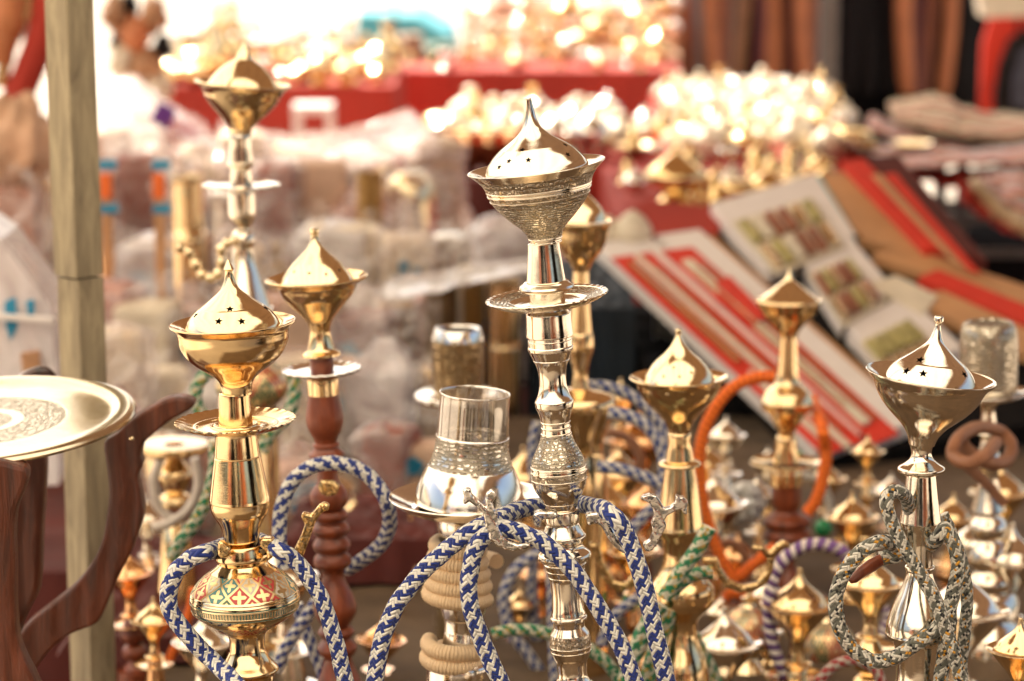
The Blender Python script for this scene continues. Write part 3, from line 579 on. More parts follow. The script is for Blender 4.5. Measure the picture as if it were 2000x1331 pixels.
# ---- cup hookah with coiled peach hose
h = Hk('silver water pipe with clear cup and floral bell over coiled peach hose', 927.6, 769, 2.06, 3.2)
h.part('cup', ['m:silver_white', (769, 66), 'C', (767, 67), (767, 69.5), (770, 69.5), 'C', 'm:cup_glass', (773, 68), (850, 70.5), 'C', 'm:silver_white', (852, 72.5), (855, 72.5), 'C', 'm:silver_floral', (856, 71.5), (876, 73), (890, 76), (903, 80), (912, 84), 'C', 'm:silver_white', (913, 85), (920, 89), (935, 96), (950, 101.5), (968, 106.5), (980, 109), 'C', (985, 110), 'C', (988, 100)], None, 80, 3)
h.part('plate', ['m:silver_white', (986, 40), (990, 100), (989, 116), (983, 132), (975, 150), (971, 157), 'C', (973, 158.5), 'C', (982, 148), (990, 134), (997, 115), (1000, 40)], h.xf(980, -3.2), 96, 4)
h.part('stem', ['m:silver_white', (998, 66), (1006, 66), (1016, 62), (1035, 60), (1050, 55), (1062, 45), (1080, 38), (1160, 36), 'C', (1168, 52), (1176, 54), 'C', (1180, 48), (1200, 44), (1214, 40), 'C', (1218, 37), (1240, 35), (1250, 36), (1296, 40), 'C', (1300, 62), (1330, 66), (1380, 62), (1400, 50), (1480, 95), (1560, 100), (h.base_py, 70), 'C', (h.base_py, .1)], None, 64, 4)
def coil(cx, cy, Y, rad, turns, dz, r, mat, start=0, end=None, parent=None, ext=None):
    c = P(cx, cy, Y); k = KS(cy, Y); pts = []
    n = int(28 * turns)
    for i in range(n + 1):
        t = i / 28; a = 2 * math.pi * t + start; rr = rad(t) if callable(rad) else rad
        pts.append(c + Vector((rr * k * math.cos(a), rr * k * math.sin(a), -dz * t * k)))
    if ext: pts += [P(*e) for e in ext]
    mb = MB(); tube_into(mb, pts, r * k, 14); return mb.build('coiled_hose', MAT[mat], parent, world=True)
coil(893, 1062, 2.06, lambda t: 42 + 3.6 * t, 4.6, 24, 15, 'peach_rubber', 2.5, parent=h.root)
coil(886, 1255, 2.06, lambda t: 50 + 2 * t, 1.9, 28, 16, 'peach_rubber', 2.8, parent=h.root)
coil(915, 1100, 2.10, lambda t: 56, .6, 14, 15, 'peach_rubber', .2, parent=h.root)
# ---- gold water pipe with turned wooden stem
h = Hk('gold water pipe with turned reddish wood stem, between the gold and silver pipes', 619, 543, 2.25, -2.4)
h.part('lid', ['m:brass_pale', (446, .1), (447, 8), (451, 9), (457, 8.5), 'C', (460, 7.5), (470, 9), (481, 14), (490, 21), (503, 35), (516, 49), (530, 60), (542, 68), (552, 73), 'C', (555, 72), 'C', (555, .1)], None, 64, 4, stars=[(604, 534), (637, 536), (574, 531), (663, 528)], star=4.6)
h.part('bowl', ['m:brass', (565, .1), (556, 70), (548, 86), (541, 99), 'C', (543, 102), (547, 98), 'C', (553, 84), (560, 77), (568, 74), (580, 67), (592, 56), (604, 45), (615, 35), (628, 25), (642, 21), 'C', (650, 20), (664, 22), (680, 26), (686, 30), (690, 38), 'C', (694, 38), 'C', (697, 24), 'C', (697, .1)], h.xf(640, -.5), 64, 4)
h.part('wood_stem', ['m:wood_red', (695, .1), (696, 22), (738, 22), 'C', 'm:brass', (739, 28), (742, 31), (771, 31), 'C', 'm:wood_red', (772, 30), (790, 33), (812, 37), (830, 36), (845, 31), (858, 24), (866, 22), 'C', (868, 26), (874, 27), 'C', (876, 24), (884, 30), (890, 36), (896, 32), 'C', (900, 30), (910, 24), (920, 20), (945, 22), (956, 30), (968, 37), (980, 38), (992, 34), (1000, 26), 'C', (1004, 32), (1012, 36), (1020, 32), 'C', (1024, 26), (1030, 33), (1040, 38), (1050, 33), 'C', (1054, 27), (1064, 34), (1072, 38), (1082, 34), 'C', (1086, 28), (1096, 36), (1108, 38), (1116, 32), 'C', (1122, 24), (1135, 22), (1150, 26), (1170, 36), (1192, 43), (1210, 42), (1226, 33), (1236, 25), 'C', (1240, 32), (1248, 37), (1256, 32), 'C', (1260, 28), (1270, 35), (1280, 40), (1292, 36), 'C', (1300, 28), (1330, 36), (1400, 60), (1500, 60), (h.base_py, 50), 'C', (h.base_py, .1)], None, 56, 3)
h.part('saucer', ['m:silver_white', (723, 22), (725, 50), (722, 64), (720, 76), 'C', (723, 77), (728, 68), (731, 40), (731, 22)], None, 90, 3, wav=(22, 5, 60, 77))
h.hose('rope_blue', [(556, 1110, 2.2), (547, 1061, 2.2), (547, 1010, 2.2), (561, 958, 2.2), (592, 921, 2.2), (635, 905, 2.2), (680, 909, 2.2), (722, 932, 2.2), (752, 975, 2.2), (762, 1022, 2.22), (746, 1062, 2.24), (715, 1090, 2.26), (680, 1112, 2.28)], 14.5, 2.2)
h.hose('rope_blue', [(540, 1310), (560, 1265), (592, 1215), (620, 1172)], 12, 2.3); h.hose('rope_blue', [(580, 1180), (600, 1240), (625, 1300), (640, 1360)], 12, 2.34)
h.plate('bracket_arm', [(620, 950), (628, 938), (650, 940), (664, 950), (658, 968), (640, 972), (625, 966)], 2.19, 'brass', .006, .001)
# ---- gold water pipe right of centre
h = Hk('gold water pipe with green white hose, behind the engraved silver pipe on its right', 1326, 737, 2.3, -1.2)
h.part('lid', ['m:brass_pale', (642, .1), (643, 5), (647, 6.5), (652, 5.5), 'C', (656, 6), (666, 10), (678, 17), (690, 28), (702, 42), (715, 54), (730, 64), (742, 69.5), 'C', (746, 69), 'C', (746, .1)], None, 64, 4, stars=[(1327, 736), (1296, 736), (1316, 718), (1350, 728)], star=4.4)
h.part('bowl', ['m:brass', (752, .1), (748, 66), (742, 80), (735, 95), 'C', (737, 97), (741, 92), 'C', (748, 84), (760, 80), (775, 72), (790, 60), (805, 46), (820, 32), (834, 24), (846, 21), 'C', (850, .1)], None, 64, 4)
h.part('stem', ['m:brass', (844, .1), (845, 21), (870, 23), (900, 28), 'C', (903, 38), (907, 42), (911, 41), 'C', (914, 29), 'C', (960, 37), (1030, 46), 'C', (1036, 47), (1046, 44), (1060, 38), (1085, 34), (1110, 36), (1125, 44), (1140, 54), 'C', (1150, 62), (1158, 65), (1180, 65), (1192, 60), 'C', (1205, 46), (1218, 34), (1230, 31), (1250, 32), (1275, 38), (1300, 48), (1330, 54), (1400, 60), (h.base_py, 60), 'C', (h.base_py, .1)], None, 64, 4)
h.hose('rope_green', [(1385, 1030), (1370, 1060), (1345, 1098), (1318, 1135), (1298, 1168)], 15, 2.22)
h.hose('rope_green', [(1392, 1118), (1360, 1122), (1330, 1140), (1310, 1165)], 13, 2.24)
h.hose('rope_green', [(1290, 1180), (1262, 1225), (1240, 1275), (1222, 1331), (1210, 1390)], 17, 2.26); h.hose('rope_green', [(1310, 1190), (1290, 1245), (1270, 1300), (1262, 1370)], 16, 2.28)
h.hose('rope_green', [(1355, 1240), (1372, 1275), (1392, 1310), (1410, 1370)], 12, 2.4)
h.hose('rope_green', [(962, 1240), (1000, 1231), (1045, 1232), (1095, 1246), (1140, 1262), (1180, 1290), (1210, 1331), (1230, 1400)], 12.5, 2.3)
h.plate('bracket', cr3([(205, 640), (290, 640), (310, 700), (350, 760), (430, 800), (510, 780), (560, 720), (565, 650), (530, 605), (480, 600), (490, 572), (540, 578), (580, 608), (620, 570), (660, 545), (700, 570), (692, 600), (650, 590), (612, 640), (602, 720), (570, 790), (500, 832), (420, 842), (340, 815), (290, 750), (260, 690), (205, 680)]), 2.3, 'brass', .004, .001)
h.plate('lower_bracket', [(1170, 1060), (1180, 1100), (1200, 1135), (1222, 1140), (1245, 1110), (1238, 1085), (1250, 1080), (1258, 1115), (1235, 1150), (1205, 1160), (1175, 1130), (1160, 1090), (1150, 1062)], 2.32, 'brass', .004, .001)
# ---- small gold pipe with wooden body and orange hose
h = Hk('small gold and dark wood water pipe inside a bright orange hose', 1541, 590, 2.85, 0)
def cone_top(h, y0, s, c='brass_pale'):
    pass
h.part('lid', ['m:brass_pale', (524, .1), (526, 3), (536, 5), (548, 11), (560, 26), (572, 42), (582, 56), 'C', (585, 56), (585, .1)], None, 40, 3)
h.part('bowl', ['m:brass', (592, .1), (588, 52), (584, 64), 'C', (588, 66), (594, 62), (604, 57), (618, 47), (632, 33), (646, 22), (656, 17), 'C', (662, 17), (700, 19), (745, 23), (756, 32), (768, 44), (784, 52), 'C', (790, 52), (800, 50), 'C', (808, 38), (824, 28), (840, 18), (852, 15), 'C', (856, 20), (880, 22), (905, 26)], None, 48, 3)
h.part('saucer', ['m:brass', (909, 26), (908, 50), (903, 69), 'C', (906, 70), (912, 50), (914, 26)], None, 48, 2)
h.part('wood_body', ['m:wood_red', (905, 20), (918, 22), 'C', 'm:brass', (919, 31), (950, 32), 'C', 'm:wood_red', (952, 29), (985, 30), (1000, 24), (1008, 28), 'C', (1014, 42), (1022, 48), (1032, 44), 'C', (1036, 38), (1044, 46), (1054, 48), (1062, 40), 'C', (1068, 28), (1085, 20), (1100, 16), (1120, 20), (1145, 34), (1175, 41), (1205, 38), (1225, 30), 'C', (1232, 42), (1242, 44), 'C', (1250, 34), (1262, 44), (1275, 48), (1290, 60), (1320, 72), (h.base_py, 80), 'C', (h.base_py, .1)], h.xf(905, -1.5), 48, 3)
h.hose('rope_orange', [(1512, 736), (1478, 738), (1440, 752), (1405, 785), (1380, 830), (1367, 885), (1368, 940), (1377, 1000), (1394, 1055), (1415, 1105), (1434, 1129), (1462, 1112), (1490, 1088), (1516, 1069)], 12, 2.7)
h.hose('rope_orange', [(1588, 780, 2.95), (1604, 830), (1613, 880), (1607, 935), (1592, 980), (1576, 1003)], 12, 2.8)
h.hose('rope_orange', [(1408, 1180), (1428, 1160), (1455, 1170), (1480, 1205)], 11, 2.75)
h.hose('rope_purple', cr3([(1040, 680), (990, 610), (930, 580), (860, 566), (790, 572), (725, 600), (660, 650), (610, 730), (583, 830), (576, 930), (584, 1040), (605, 1150), (640, 1240), (690, 1331), (720, 1400)]), 12.5, 2.5)
h.hose('rope_purple', cr3([(1200, 900), (1235, 960), (1230, 1010), (1210, 1060)]), 10, 2.7)
# ---- tall silver pipe back left
h = Hk('tall pale gold water pipe standing behind the others, nearest the wooden post', 467, 165, 2.62, 0)
b = h.xf(260, 4.3, 0)
h.part('lid', ['m:brass_pale', (74, .1), (76, 4), (84, 5), (96, 8), (106, 13), (114, 16), 'C', (117, 18), (126, 33), (140, 49), (152, 60), (164, 68), 'C', (168, 67), (168, .1)], b, 56, 4)
h.part('bowl', ['m:brass_pale', (176, .1), (172, 66), (167, 82), (161, 93), 'C', (164, 95), (170, 86), (180, 78), (193, 72), (208, 61), (222, 48), (236, 34), (250, 23), 'C', (262, 20), (264, .1)], b, 56, 4)
h.part('stem', ['m:silver', (256, .1), (258, 20), (285, 22), (314, 24), 'C', (316, 28), (322, 27), 'C', (326, 21), (355, 22), (372, 25), 'C', (376, 26), (410, 27), (425, 25), (436, 19), (446, 12), 'C', (452, 20), (466, 24), (480, 22), 'C', (484, 20), (510, 24), (540, 33), (575, 44), (600, 52), 'C', (606, 56), (660, 50), (800, 60), (h.base_py, 60), 'C', (h.base_py, .1)], h.xf(260, -.6), 56, 4)
h.part('saucer', ['m:silver', (360, 22), (361, 50), (358, 75), 'C', (360, 77), (366, 50), (366, 22)], None, 64, 3)
mb = MB(); pth = px_path([(346, 482), (368, 492), (384, 520), (398, 541), (420, 541), (432, 520), (432, 488), (446, 474), (462, 470)], 2.6, 6); tube_into(mb, [tuple(p) for p in pth], 9 * KS(500, 2.6), 12, shape=lambda a, t: 1 + .25 * math.sin(t * 60)); mb.build('spout', MAT['brass_pale'], h.root, world=True)
# ---- copper coloured bowl behind the silver pipe
h = Hk('deep gold water pipe half hidden behind the engraved silver pipe', 1135, 432, 2.6, 0)
h.part('lid', ['m:brass_pale', (368, .1), (375, 8), (390, 25), (410, 42), (430, 50), 'C', (432, .1)], None, 48, 3)
h.part('bowl', ['m:brass', (440, .1), (436, 48), (430, 60), 'C', (434, 62), (445, 55), (470, 50), (495, 38), (515, 22), (530, 15), 'C', (560, 16), (600, 18), (650, 22), 'C', (655, 24), (680, 26), (700, 20), (730, 14), (760, 18), 'C', (770, 60), (790, 72), (830, 60), (880, 45), (960, 55), (h.base_py, 60), 'C', (h.base_py, .1)], None, 48, 4)
h.hose('rope_blue_far', [(1145, 754), (1190, 757), (1235, 776), (1272, 806), (1296, 850), (1303, 905)], 12, 2.62)
h.hose('rope_blue_far', [(1188, 806), (1225, 812), (1260, 830), (1285, 862), (1297, 905), (1296, 950)], 12.5, 2.55)
h.hose('rope_blue_far', [(1166, 912), (1205, 915), (1245, 927), (1290, 945)], 12, 2.5)
h.hose('rope_blue_far', [(1300, 940), (1290, 975), (1262, 1005), (1225, 1045)], 12, 2.55)
h.hose('rope_blue_far', [(1050, 825), (1042, 870), (1042, 920), (1050, 960), (1030, 965)], 11.5, 2.65)
h.hose('rope_blue_far', [(1075, 1075), (1045, 1085), (1010, 1110), (988, 1150), (986, 1195), (1002, 1240), (1030, 1275), (1060, 1320)], 12, 2.6)
h.hose('rope_blue_far', [(1040, 1095), (1040, 1160), (1046, 1230), (1060, 1290)], 11, 2.7); h.hose('rope_blue_far', [(1072, 1075), (1080, 1150), (1082, 1240), (1086, 1340)], 12, 2.5)
h.hose('rope_blue_far', [(1250, 1165), (1215, 1190), (1190, 1220), (1175, 1260)], 11, 2.5)
# ------------------------------------------------------------------ more pipes and wares on the front table
def gen_pipe(label, cx, rim, r, Y, bot, metal_='brass', body='brass', tilt=0, group='water pipes on the front table', lidm=None):
    h = Hk(label, cx, rim, Y, tilt, group=group); q = lambda l: [(rim + a * r, b * r) if not isinstance(i, str) else i for i in l for a, b in [i if not isinstance(i, str) else (0, 0)]]
    h.part('lid', ['m:' + (lidm or metal_)] + q([(-.95, .01), (-.93, .06), (-.84, .07), 'C', (-.7, .11), (-.55, .22), (-.4, .4), (-.22, .62), (-.06, .74), 'C', (0, .73), (0, .01)]), None, 36, 3)
    h.part('bowl', ['m:' + metal_] + q([(.1, .01), (.05, .7), (-.02, .96), 'C', (.0, 1.0), (.05, .93), (.2, .8), (.45, .6), (.7, .38), (.95, .22), (1.2, .2), (1.5, .25), 'C', (1.55, .4), (1.6, .4), 'C', (1.65, .26), (1.7, .2)]), None, 36, 3)
    h.part('saucer', ['m:' + metal_] + q([(1.95, .2), (1.93, .6), (1.88, .8), 'C', (1.95, .78), (2.02, .2)]), None, 36, 2)
    ln = (bot - rim) / r; vk = int(cx * 7 + rim) % 3
    sp = [[(1.66, .2), (2.0, .24), (2.5, .36), (2.8, .4), (3.0, .3), (3.15, .22), 'C', (3.3, .4), (3.42, .4), 'C', (3.5, .3), (3.8, .5), (4.2, .68), (4.6, .62), (4.95, .3), 'C', (5.1, .4), (5.2, .4), 'C', (5.3, .3), (5.8, .4), (6.6, .9), (7.4, .95), (7.8, .8)],
          [(1.66, .2), 'C', (1.75, .3), (2.8, .45), 'C', (2.9, .5), (3.3, .3), (3.6, .25), 'C', (3.7, .5), (3.8, .5), 'C', (3.9, .3), (4.6, .35), (5.4, .75), (6.0, .7), (6.4, .4), 'C', (6.5, .55), (7.4, 1.0), (7.8, .9)],
          [(1.66, .22), (2.1, .45), (2.4, .5), (2.7, .25), 'C', (2.8, .42), (3.0, .5), (3.2, .4), 'C', (3.3, .25), (3.5, .42), (3.7, .5), (3.9, .3), 'C', (4.0, .3), (4.9, .3), (5.6, .55), 'C', (5.7, .7), (6.2, 1.1), (6.9, 1.15), (7.8, .7)]][vk]
    s2 = ['m:' + body]
    for it in sp:
        if isinstance(it, str): s2.append(it)
        elif it[0] < ln - .2: s2.append((rim + it[0] * r, it[1] * r))
    h.part('body', s2 + [(h.base_py, max(.7, s2[-1][1] / r if not isinstance(s2[-1], str) else .7) * r), 'C', (h.base_py, .1)], None, 36, 3)
    return h
h = gen_pipe('small gold water pipe between the purple hose and the grey hoses', 1695, 882, 34, 2.95, 1500)
h = gen_pipe('small silver water pipe with bell shaped knop behind the orange hose', 1418, 850, 40, 3.1, 1500, 'silver', 'silver')
h = gen_pipe('gold water pipe bowl standing low inside the loop of grey hose', 1702, 1138, 68, 2.35, 1700, 'brass_pale')
h = gen_pipe('gold lidded water pipe cut by the bottom right corner', 1992, 1268, 66, 2.0, 1900, 'brass')
h = gen_pipe('low silver water pipe below the orange hose', 1408, 1195, 36, 2.7, 1600, 'silver', 'silver')
h = gen_pipe('pale gold water pipe behind the blue hose loops right of the engraved pipe', 1208, 925, 60, 2.9, 1600, 'brass', 'copper')
h = gen_pipe('gold water pipe with pointed lid against the dark blue crate', 1212, 775, 38, 3.1, 1500, 'brass', 'copper')
h = gen_pipe('small silver pipe left of the small gold pipe at the back of the table', 1500, 905, 34, 3.2, 1500, 'silver', 'brass')
h = gen_pipe('low gold water pipe behind the grey hoses at the right', 1640, 1010, 30, 3.05, 1500, 'brass', 'brass')
h = gen_pipe('small gold water pipe showing beneath the pale plastic coils', 1015, 1180, 38, 2.7, 1600, 'brass', 'wood_red')
h = gen_pipe('short copper water pipe low behind the engraved silver pipe', 1170, 1085, 44, 2.75, 1600, 'copper', 'copper')
GP = [(1385, 905, 26, 3.15, 'brass', 'brass'), (1445, 890, 30, 3.25, 'silver', 'silver'), (1480, 965, 26, 2.95, 'silver', 'brass'), (1395, 985, 42, 2.85, 'silver', 'copper'), (1440, 1085, 26, 2.8, 'copper', 'wood_red'),
      (1615, 935, 24, 3.2, 'brass', 'brass'), (1665, 1010, 34, 2.85, 'brass', 'brass'), (1740, 960, 26, 3.15, 'silver', 'silver'), (1590, 1120, 30, 2.75, 'copper', 'brass'), (1415, 1255, 40, 2.5, 'silver', 'silver'),
      (1500, 1160, 30, 2.62, 'silver', 'brass'), (1860, 1010, 30, 2.9, 'brass', 'copper'), (1905, 1060, 32, 2.8, 'silver', 'silver'), (1955, 960, 34, 3.0, 'brass', 'wood_red'), (1975, 1090, 40, 2.6, 'silver', 'silver'),
      (1120, 850, 40, 3.2, 'copper', 'wood_red'), (1250, 860, 46, 3.1, 'copper', 'brass'), (1180, 985, 50, 2.85, 'brass', 'copper'), (1262, 985, 36, 2.8, 'copper', 'wood_red'), (1025, 930, 34, 3.1, 'brass', 'copper'), (1085, 1010, 30, 2.9, 'brass', 'brass'), (1235, 1075, 36, 2.6, 'brass', 'copper'),
      (1150, 1190, 40, 2.5, 'brass', 'brass'), (1055, 1120, 34, 2.8, 'copper', 'copper'), (775, 1215, 26, 2.9, 'copper', 'wood_red'), (250, 1120, 40, 2.6, 'copper', 'wood_red'), (300, 1210, 36, 2.5, 'brass', 'copper'), (548, 1130, 40, 2.55, 'silver', 'silver'), (395, 1255, 44, 2.4, 'silver', 'silver'), (720, 1130, 30, 2.9, 'brass', 'copper'), (800, 1060, 34, 3.0, 'copper', 'wood_red'), (690, 1010, 34, 3.05, 'brass', 'brass'), (745, 1250, 34, 2.6, 'copper', 'copper'), (285, 1010, 26, 2.9, 'silver', 'copper'), (1350, 960, 30, 3.0, 'brass', 'copper'), (1560, 1180, 40, 2.5, 'brass', 'brass'), (1655, 1110, 36, 2.55, 'silver', 'copper'), (1880, 1190, 50, 2.35, 'silver', 'silver')]
for i, (x, rm, r_, Y, m1, m2) in enumerate(GP):
    if i % 7 == 1 and x > 600: continue
    near = 'behind the engraved silver pipe' if x < 1300 else ('around the orange hose' if x < 1560 else ('beside the grey hoses' if x < 1780 else 'near the right edge'))
    if x < 1000: near = 'left of the peach coils'
    if x < 600: near = 'low around the enamel ball pipe'
    r_ *= 1.6 + .3 * math.sin(x)
    gen_pipe('small %s pipe, %s body, %s, %s' % ({'brass': 'gold', 'silver': 'silver', 'copper': 'copper'}[m1], {'brass': 'gold', 'silver': 'silver', 'copper': 'copper', 'wood_red': 'wooden'}[m2], near, 'high up' if rm < 960 else ('halfway down' if rm < 1100 else 'low down')), x, rm, r_, Y, rm + r_ * 6, m1, m2, random.uniform(-5, 5), group='small water pipes crowding the table')
for i, (pts, m, rr, Y, lab) in enumerate((([(1380, 1090), (1420, 1060), (1452, 1080), (1460, 1130), (1440, 1160)], 'brown_rubber', 9, 2.75, 'brown ribbed hose loop lying under the orange hose'),
        ([(1600, 1331), (1630, 1300), (1670, 1290), (1710, 1310), (1730, 1360)], 'rope_red', 11, 2.3, 'red and white hose arching at the bottom beneath the grey loop'),
        ([(1120, 880), (1160, 850), (1215, 850), (1250, 890), (1240, 940)], 'brown_rubber', 10, 2.9, 'brown hose loop behind the engraved silver pipe'),
        ([(1850, 1040), (1880, 1080), (1890, 1150), (1870, 1220), (1880, 1300)], 'rope_white', 9, 2.6, 'cream hose hanging behind the grey hoses'),
        ([(1130, 1120), (1165, 1090), (1210, 1095), (1232, 1140), (1225, 1200)], 'rope_orange', 9, 2.7, 'orange hose piece low behind the engraved silver pipe'),
        ([(330, 1290), (352, 1240), (372, 1190), (378, 1150)], 'rope_orange', 10, 2.5, 'short orange hose left of the enamel ball pipe'),
        ([(1530, 960), (1560, 930), (1600, 940), (1620, 985), (1612, 1030)], 'rope_white', 8, 3.1, 'pale hose loop right of the small wooden pipe'),
        ([(820, 1110), (800, 1150), (770, 1200), (752, 1250)], 'tan_wood', 10, 2.8, 'tan wooden mouthpiece leaning left of the peach coils'))):
    mb = MB(); tube_into(mb, px_path(pts, Y, 8), rr * KS(1100, Y), 16); tag(mb.build('loose_hose', MAT[m]), lab, 'hose', 'loose hoses among the small pipes')
for i, (x, y, r, Y, lab) in enumerate(((1462, 1232, 52, 2.6, 'enamelled gold ball pot beneath the orange hose'), (1612, 1265, 60, 2.65, 'enamelled gold ball pot right of the purple hose'), (1130, 1000, 44, 3.0, 'enamelled pot behind the engraved silver pipe'))):
    h = Hk(lab, x, y, Y, 0, name='enamel_pot', group='enamelled pots on the front table', cat='pot')
    h.part('body', ['m:brass_pale', (y - 1.3 * r, .1), (y - 1.25 * r, .3 * r), 'C', (y - 1.1 * r, .24 * r), (y - .9 * r, .35 * r), 'C', 'm:enamel', (y - .88 * r, .4 * r), (y - .5 * r, .85 * r), (y, r), (y + .5 * r, .85 * r), 'C', 'm:brass_pale', (y + .6 * r, .75 * r), (y + .9 * r, .4 * r), (y + 1.1 * r, .4 * r), (h.base_py, .7 * r), 'C', (h.base_py, .1)], None, 48, 3)
    h.part('knob', ['m:brass_pale', (y - 1.65 * r, .1), (y - 1.6 * r, .08 * r), (y - 1.5 * r, .13 * r), (y - 1.4 * r, .06 * r), (y - 1.28 * r, .2 * r)], None, 24, 3)
# silver hammered jar on plate, far right, with brown hose knot and silver tower
h = Hk('silver water pipe with hammered jar cup on a plate, far right', 1931, 640, 2.6, -1.6)
h.part('jar', ['m:bronze_dark', (632, .1), (632, 36), 'C', 'm:silver_eng', (628, 40), (632, 48), (645, 54), (665, 57), (700, 57), (740, 56), (765, 55), 'C', (770, 50)], None, 48, 4)
h.part('plate', ['m:silver_white', (766, 30), (770, 60), (764, 78), 'C', (768, 79), (778, 55), (782, 20)], None, 48, 3)
h.part('stem', ['m:silver', (780, 22), (790, 18), (800, 13), (835, 16), (848, 22), 'C', (852, 14), (880, 18), (905, 28), 'C', (910, 22), (940, 20), (970, 26), (1000, 34), 'C', (1008, 24), (1030, 38), (1050, 36), 'C', (1056, 28), (1075, 40), (1100, 46), (1112, 38), 'C', (1118, 32), (1140, 48), (1160, 44), 'C', (1165, 52), (1185, 62), (1205, 66), 'C', (1212, 50), (1240, 64), (1270, 75), (h.base_py, 80), 'C', (h.base_py, .1)], None, 48, 3)
h.hose('brown_rubber', [(1870, 850, 2.5), (1890, 880, 2.5), (1930, 905, 2.5), (1965, 900, 2.52), (1975, 870, 2.54), (1950, 842, 2.55), (1905, 836, 2.52), (1870, 860, 2.48), (1862, 890, 2.47), (1890, 905, 2.45), (1925, 890, 2.45), (1945, 865, 2.48)], 13)
h.hose('brown_rubber', [(1882, 905, 2.5), (1910, 930, 2.5), (1935, 955, 2.5), (1962, 985, 2.5)], 10)
# dark bronze jar behind the cup
h = Hk('dark engraved bronze jar with silver rims behind the clear cup', 894, 655, 2.7, 0, name='bronze_jar', cat='jar', group=None)
h.part('body', ['m:black_cloth_shade', (652, .1), (646, 38), 'C', 'm:silver_white', (642, 40), (641, 44), (645, 46), (655, 49), (665, 51), 'C', 'm:bronze_dark', (666, 51), (700, 52), (762, 50), 'C', 'm:silver_white', (766, 62), (768, 82), (776, 86), (784, 80), (792, 50), 'C', 'm:bronze_dark', (800, 30), (900, 34), (h.base_py, 50), 'C', (h.base_py, .1)], None, 48, 3)  # black disc below the rim stands for the shaded inside
# pot with red white enamel and green hose, left
h = Hk('red and white enamel ball pipe wound with green speckled hose, behind the gold pipe', 492, 755, 2.6, 0)
h.part('ball', ['m:brass_pale', (640, 10), (680, 14), (700, 30), 'C', 'm:enamel', (702, 34), (722, 60), (750, 72), (775, 64), (795, 40), 'C', 'm:brass_pale', (798, 34), (840, 24), (900, 30), (1000, 40), (h.base_py, 60), 'C', (h.base_py, .1)], None, 48, 3)
h.hose('rope_green', [(420, 722), (398, 735), (384, 760), (384, 790), (398, 815)], 13, 2.5)
h.hose('rope_green', [(560, 718), (574, 745), (573, 785), (556, 820), (530, 845), (512, 880)], 13, 2.55)
h.hose('rope_green', [(420, 860), (418, 920), (404, 975), (382, 1018), (352, 1060), (335, 1090)], 13, 2.4)
h = Hk('brass pipe with broad plate and a milky plastic hose, behind the carved stand', 340, 872, 2.75, 0)
h.part('body', ['m:brass', (868, 20), (866, 66), 'C', (870, 68), (884, 64), (888, 22), 'C', (892, 14), (905, 22), (925, 36), (945, 30), (965, 18), 'C', (970, 30), (985, 34), (1005, 24), (1020, 16), (1060, 30), (h.base_py, 50), 'C', (h.base_py, .1)], None, 48, 3)
h.hose('clear_rubber', [(380, 895), (388, 940), (380, 975), (360, 1003), (330, 1022), (300, 1032)], 9.5, 2.7); h.hose('clear_rubber', [(312, 900), (300, 940), (306, 985), (330, 1010), (352, 1016)], 9.5, 2.72)
# white tassel and green beads
mb = MB()
for i in range(90):
    a = random.uniform(0, 6.28); e = random.uniform(-1.2, 1.5); d = Vector((math.cos(a) * math.cos(e), math.sin(a) * math.cos(e), math.sin(e))); c = P(1455, 975, 2.9)
    tube_into(mb, [c + d * .004, c + d * .022 + Vector((0, 0, -.004))], .0035, 6)
tag(mb.build('pompom', MAT['white_tassel']), 'bright white fluffy pompom beside the small wooden pipe', 'pompom')
for i, (x, y, r, Y) in enumerate(((1235, 1175, 22, 2.6), (1608, 1032, 18, 3.0), (1560, 890, 10, 3.1))):
    mb = MB(); c = P(x, y, Y); k = KS(y, Y); lathe_into(mb, [(-r, .1), (-.7 * r, .7 * r), (0, r), (.7 * r, .7 * r), (r, .1)], lambda yy: c.z - yy * k, k, 24, 3, None, Matrix.Translation((c.x, c.y, 0)))
    tag(mb.build('glass_ball', MAT['green_bead']), ('green glass ball low between the green hoses', 'green glass ball right of the small wooden pipe', 'tiny green glass ball near the orange hose')[i], 'glass ball', 'green glass balls')
# ------------------------------------------------------------------ carved stand with engraved tray, and the post
st = thing('carved_stand', 'dark carved wooden folding stand holding the round brass tray', 'stand', (-.42, 2.2, 0))
def limb(pts, Y, radii, flat=.55, ridges=3, amp=.12, name='leg'):
    q = [tuple(P(p[0], p[1], p[2] if len(p) > 2 else Y)) for p in pts]; q = [a + (r * KS(800, Y),) for a, r in zip(q, radii)]; q = cr(q, 8)
    mb = MB(); tube_into(mb, [a[:3] for a in q], [a[3] for a in q], 24, shape=lambda a, t: 1 + amp * math.cos(ridges * a + t * 5) - .12 * abs(math.sin(a)))
    return mb.build(name, MAT['wood_dark'], st, world=True)
s2 = lambda l: [(x / 2.11, 700 + y / 2.11) for x, y in l]
def board(name, outl, Y, th=.02):
    q = cr([tuple(p) for p in outl] + [tuple(outl[0])], 3)[:-1]; mb = MB(); mb.prism([P(x, y, Y) for x, y in q][::-1], (0, th, 0)); return mb.build(name, MAT['wood_carved'], st, world=True, bevel=.0045)
board('carved_leg', s2([(545, 250), (600, 215), (680, 172), (745, 163), (793, 176), (800, 196), (775, 218), (715, 250), (650, 300), (595, 350), (580, 400), (588, 440), (568, 485), (580, 560), (590, 640), (570, 720), (540, 800), (500, 880), (462, 960), (430, 1040), (402, 1090), (360, 1112), (290, 1140), (220, 1190), (170, 1250), (120, 1320), (60, 1331), (55, 1240), (75, 1150), (130, 1080), (220, 1010), (300, 945), (370, 860), (418, 760), (438, 660), (448, 560), (440, 460), (428, 350), (480, 310)]), 2.2)
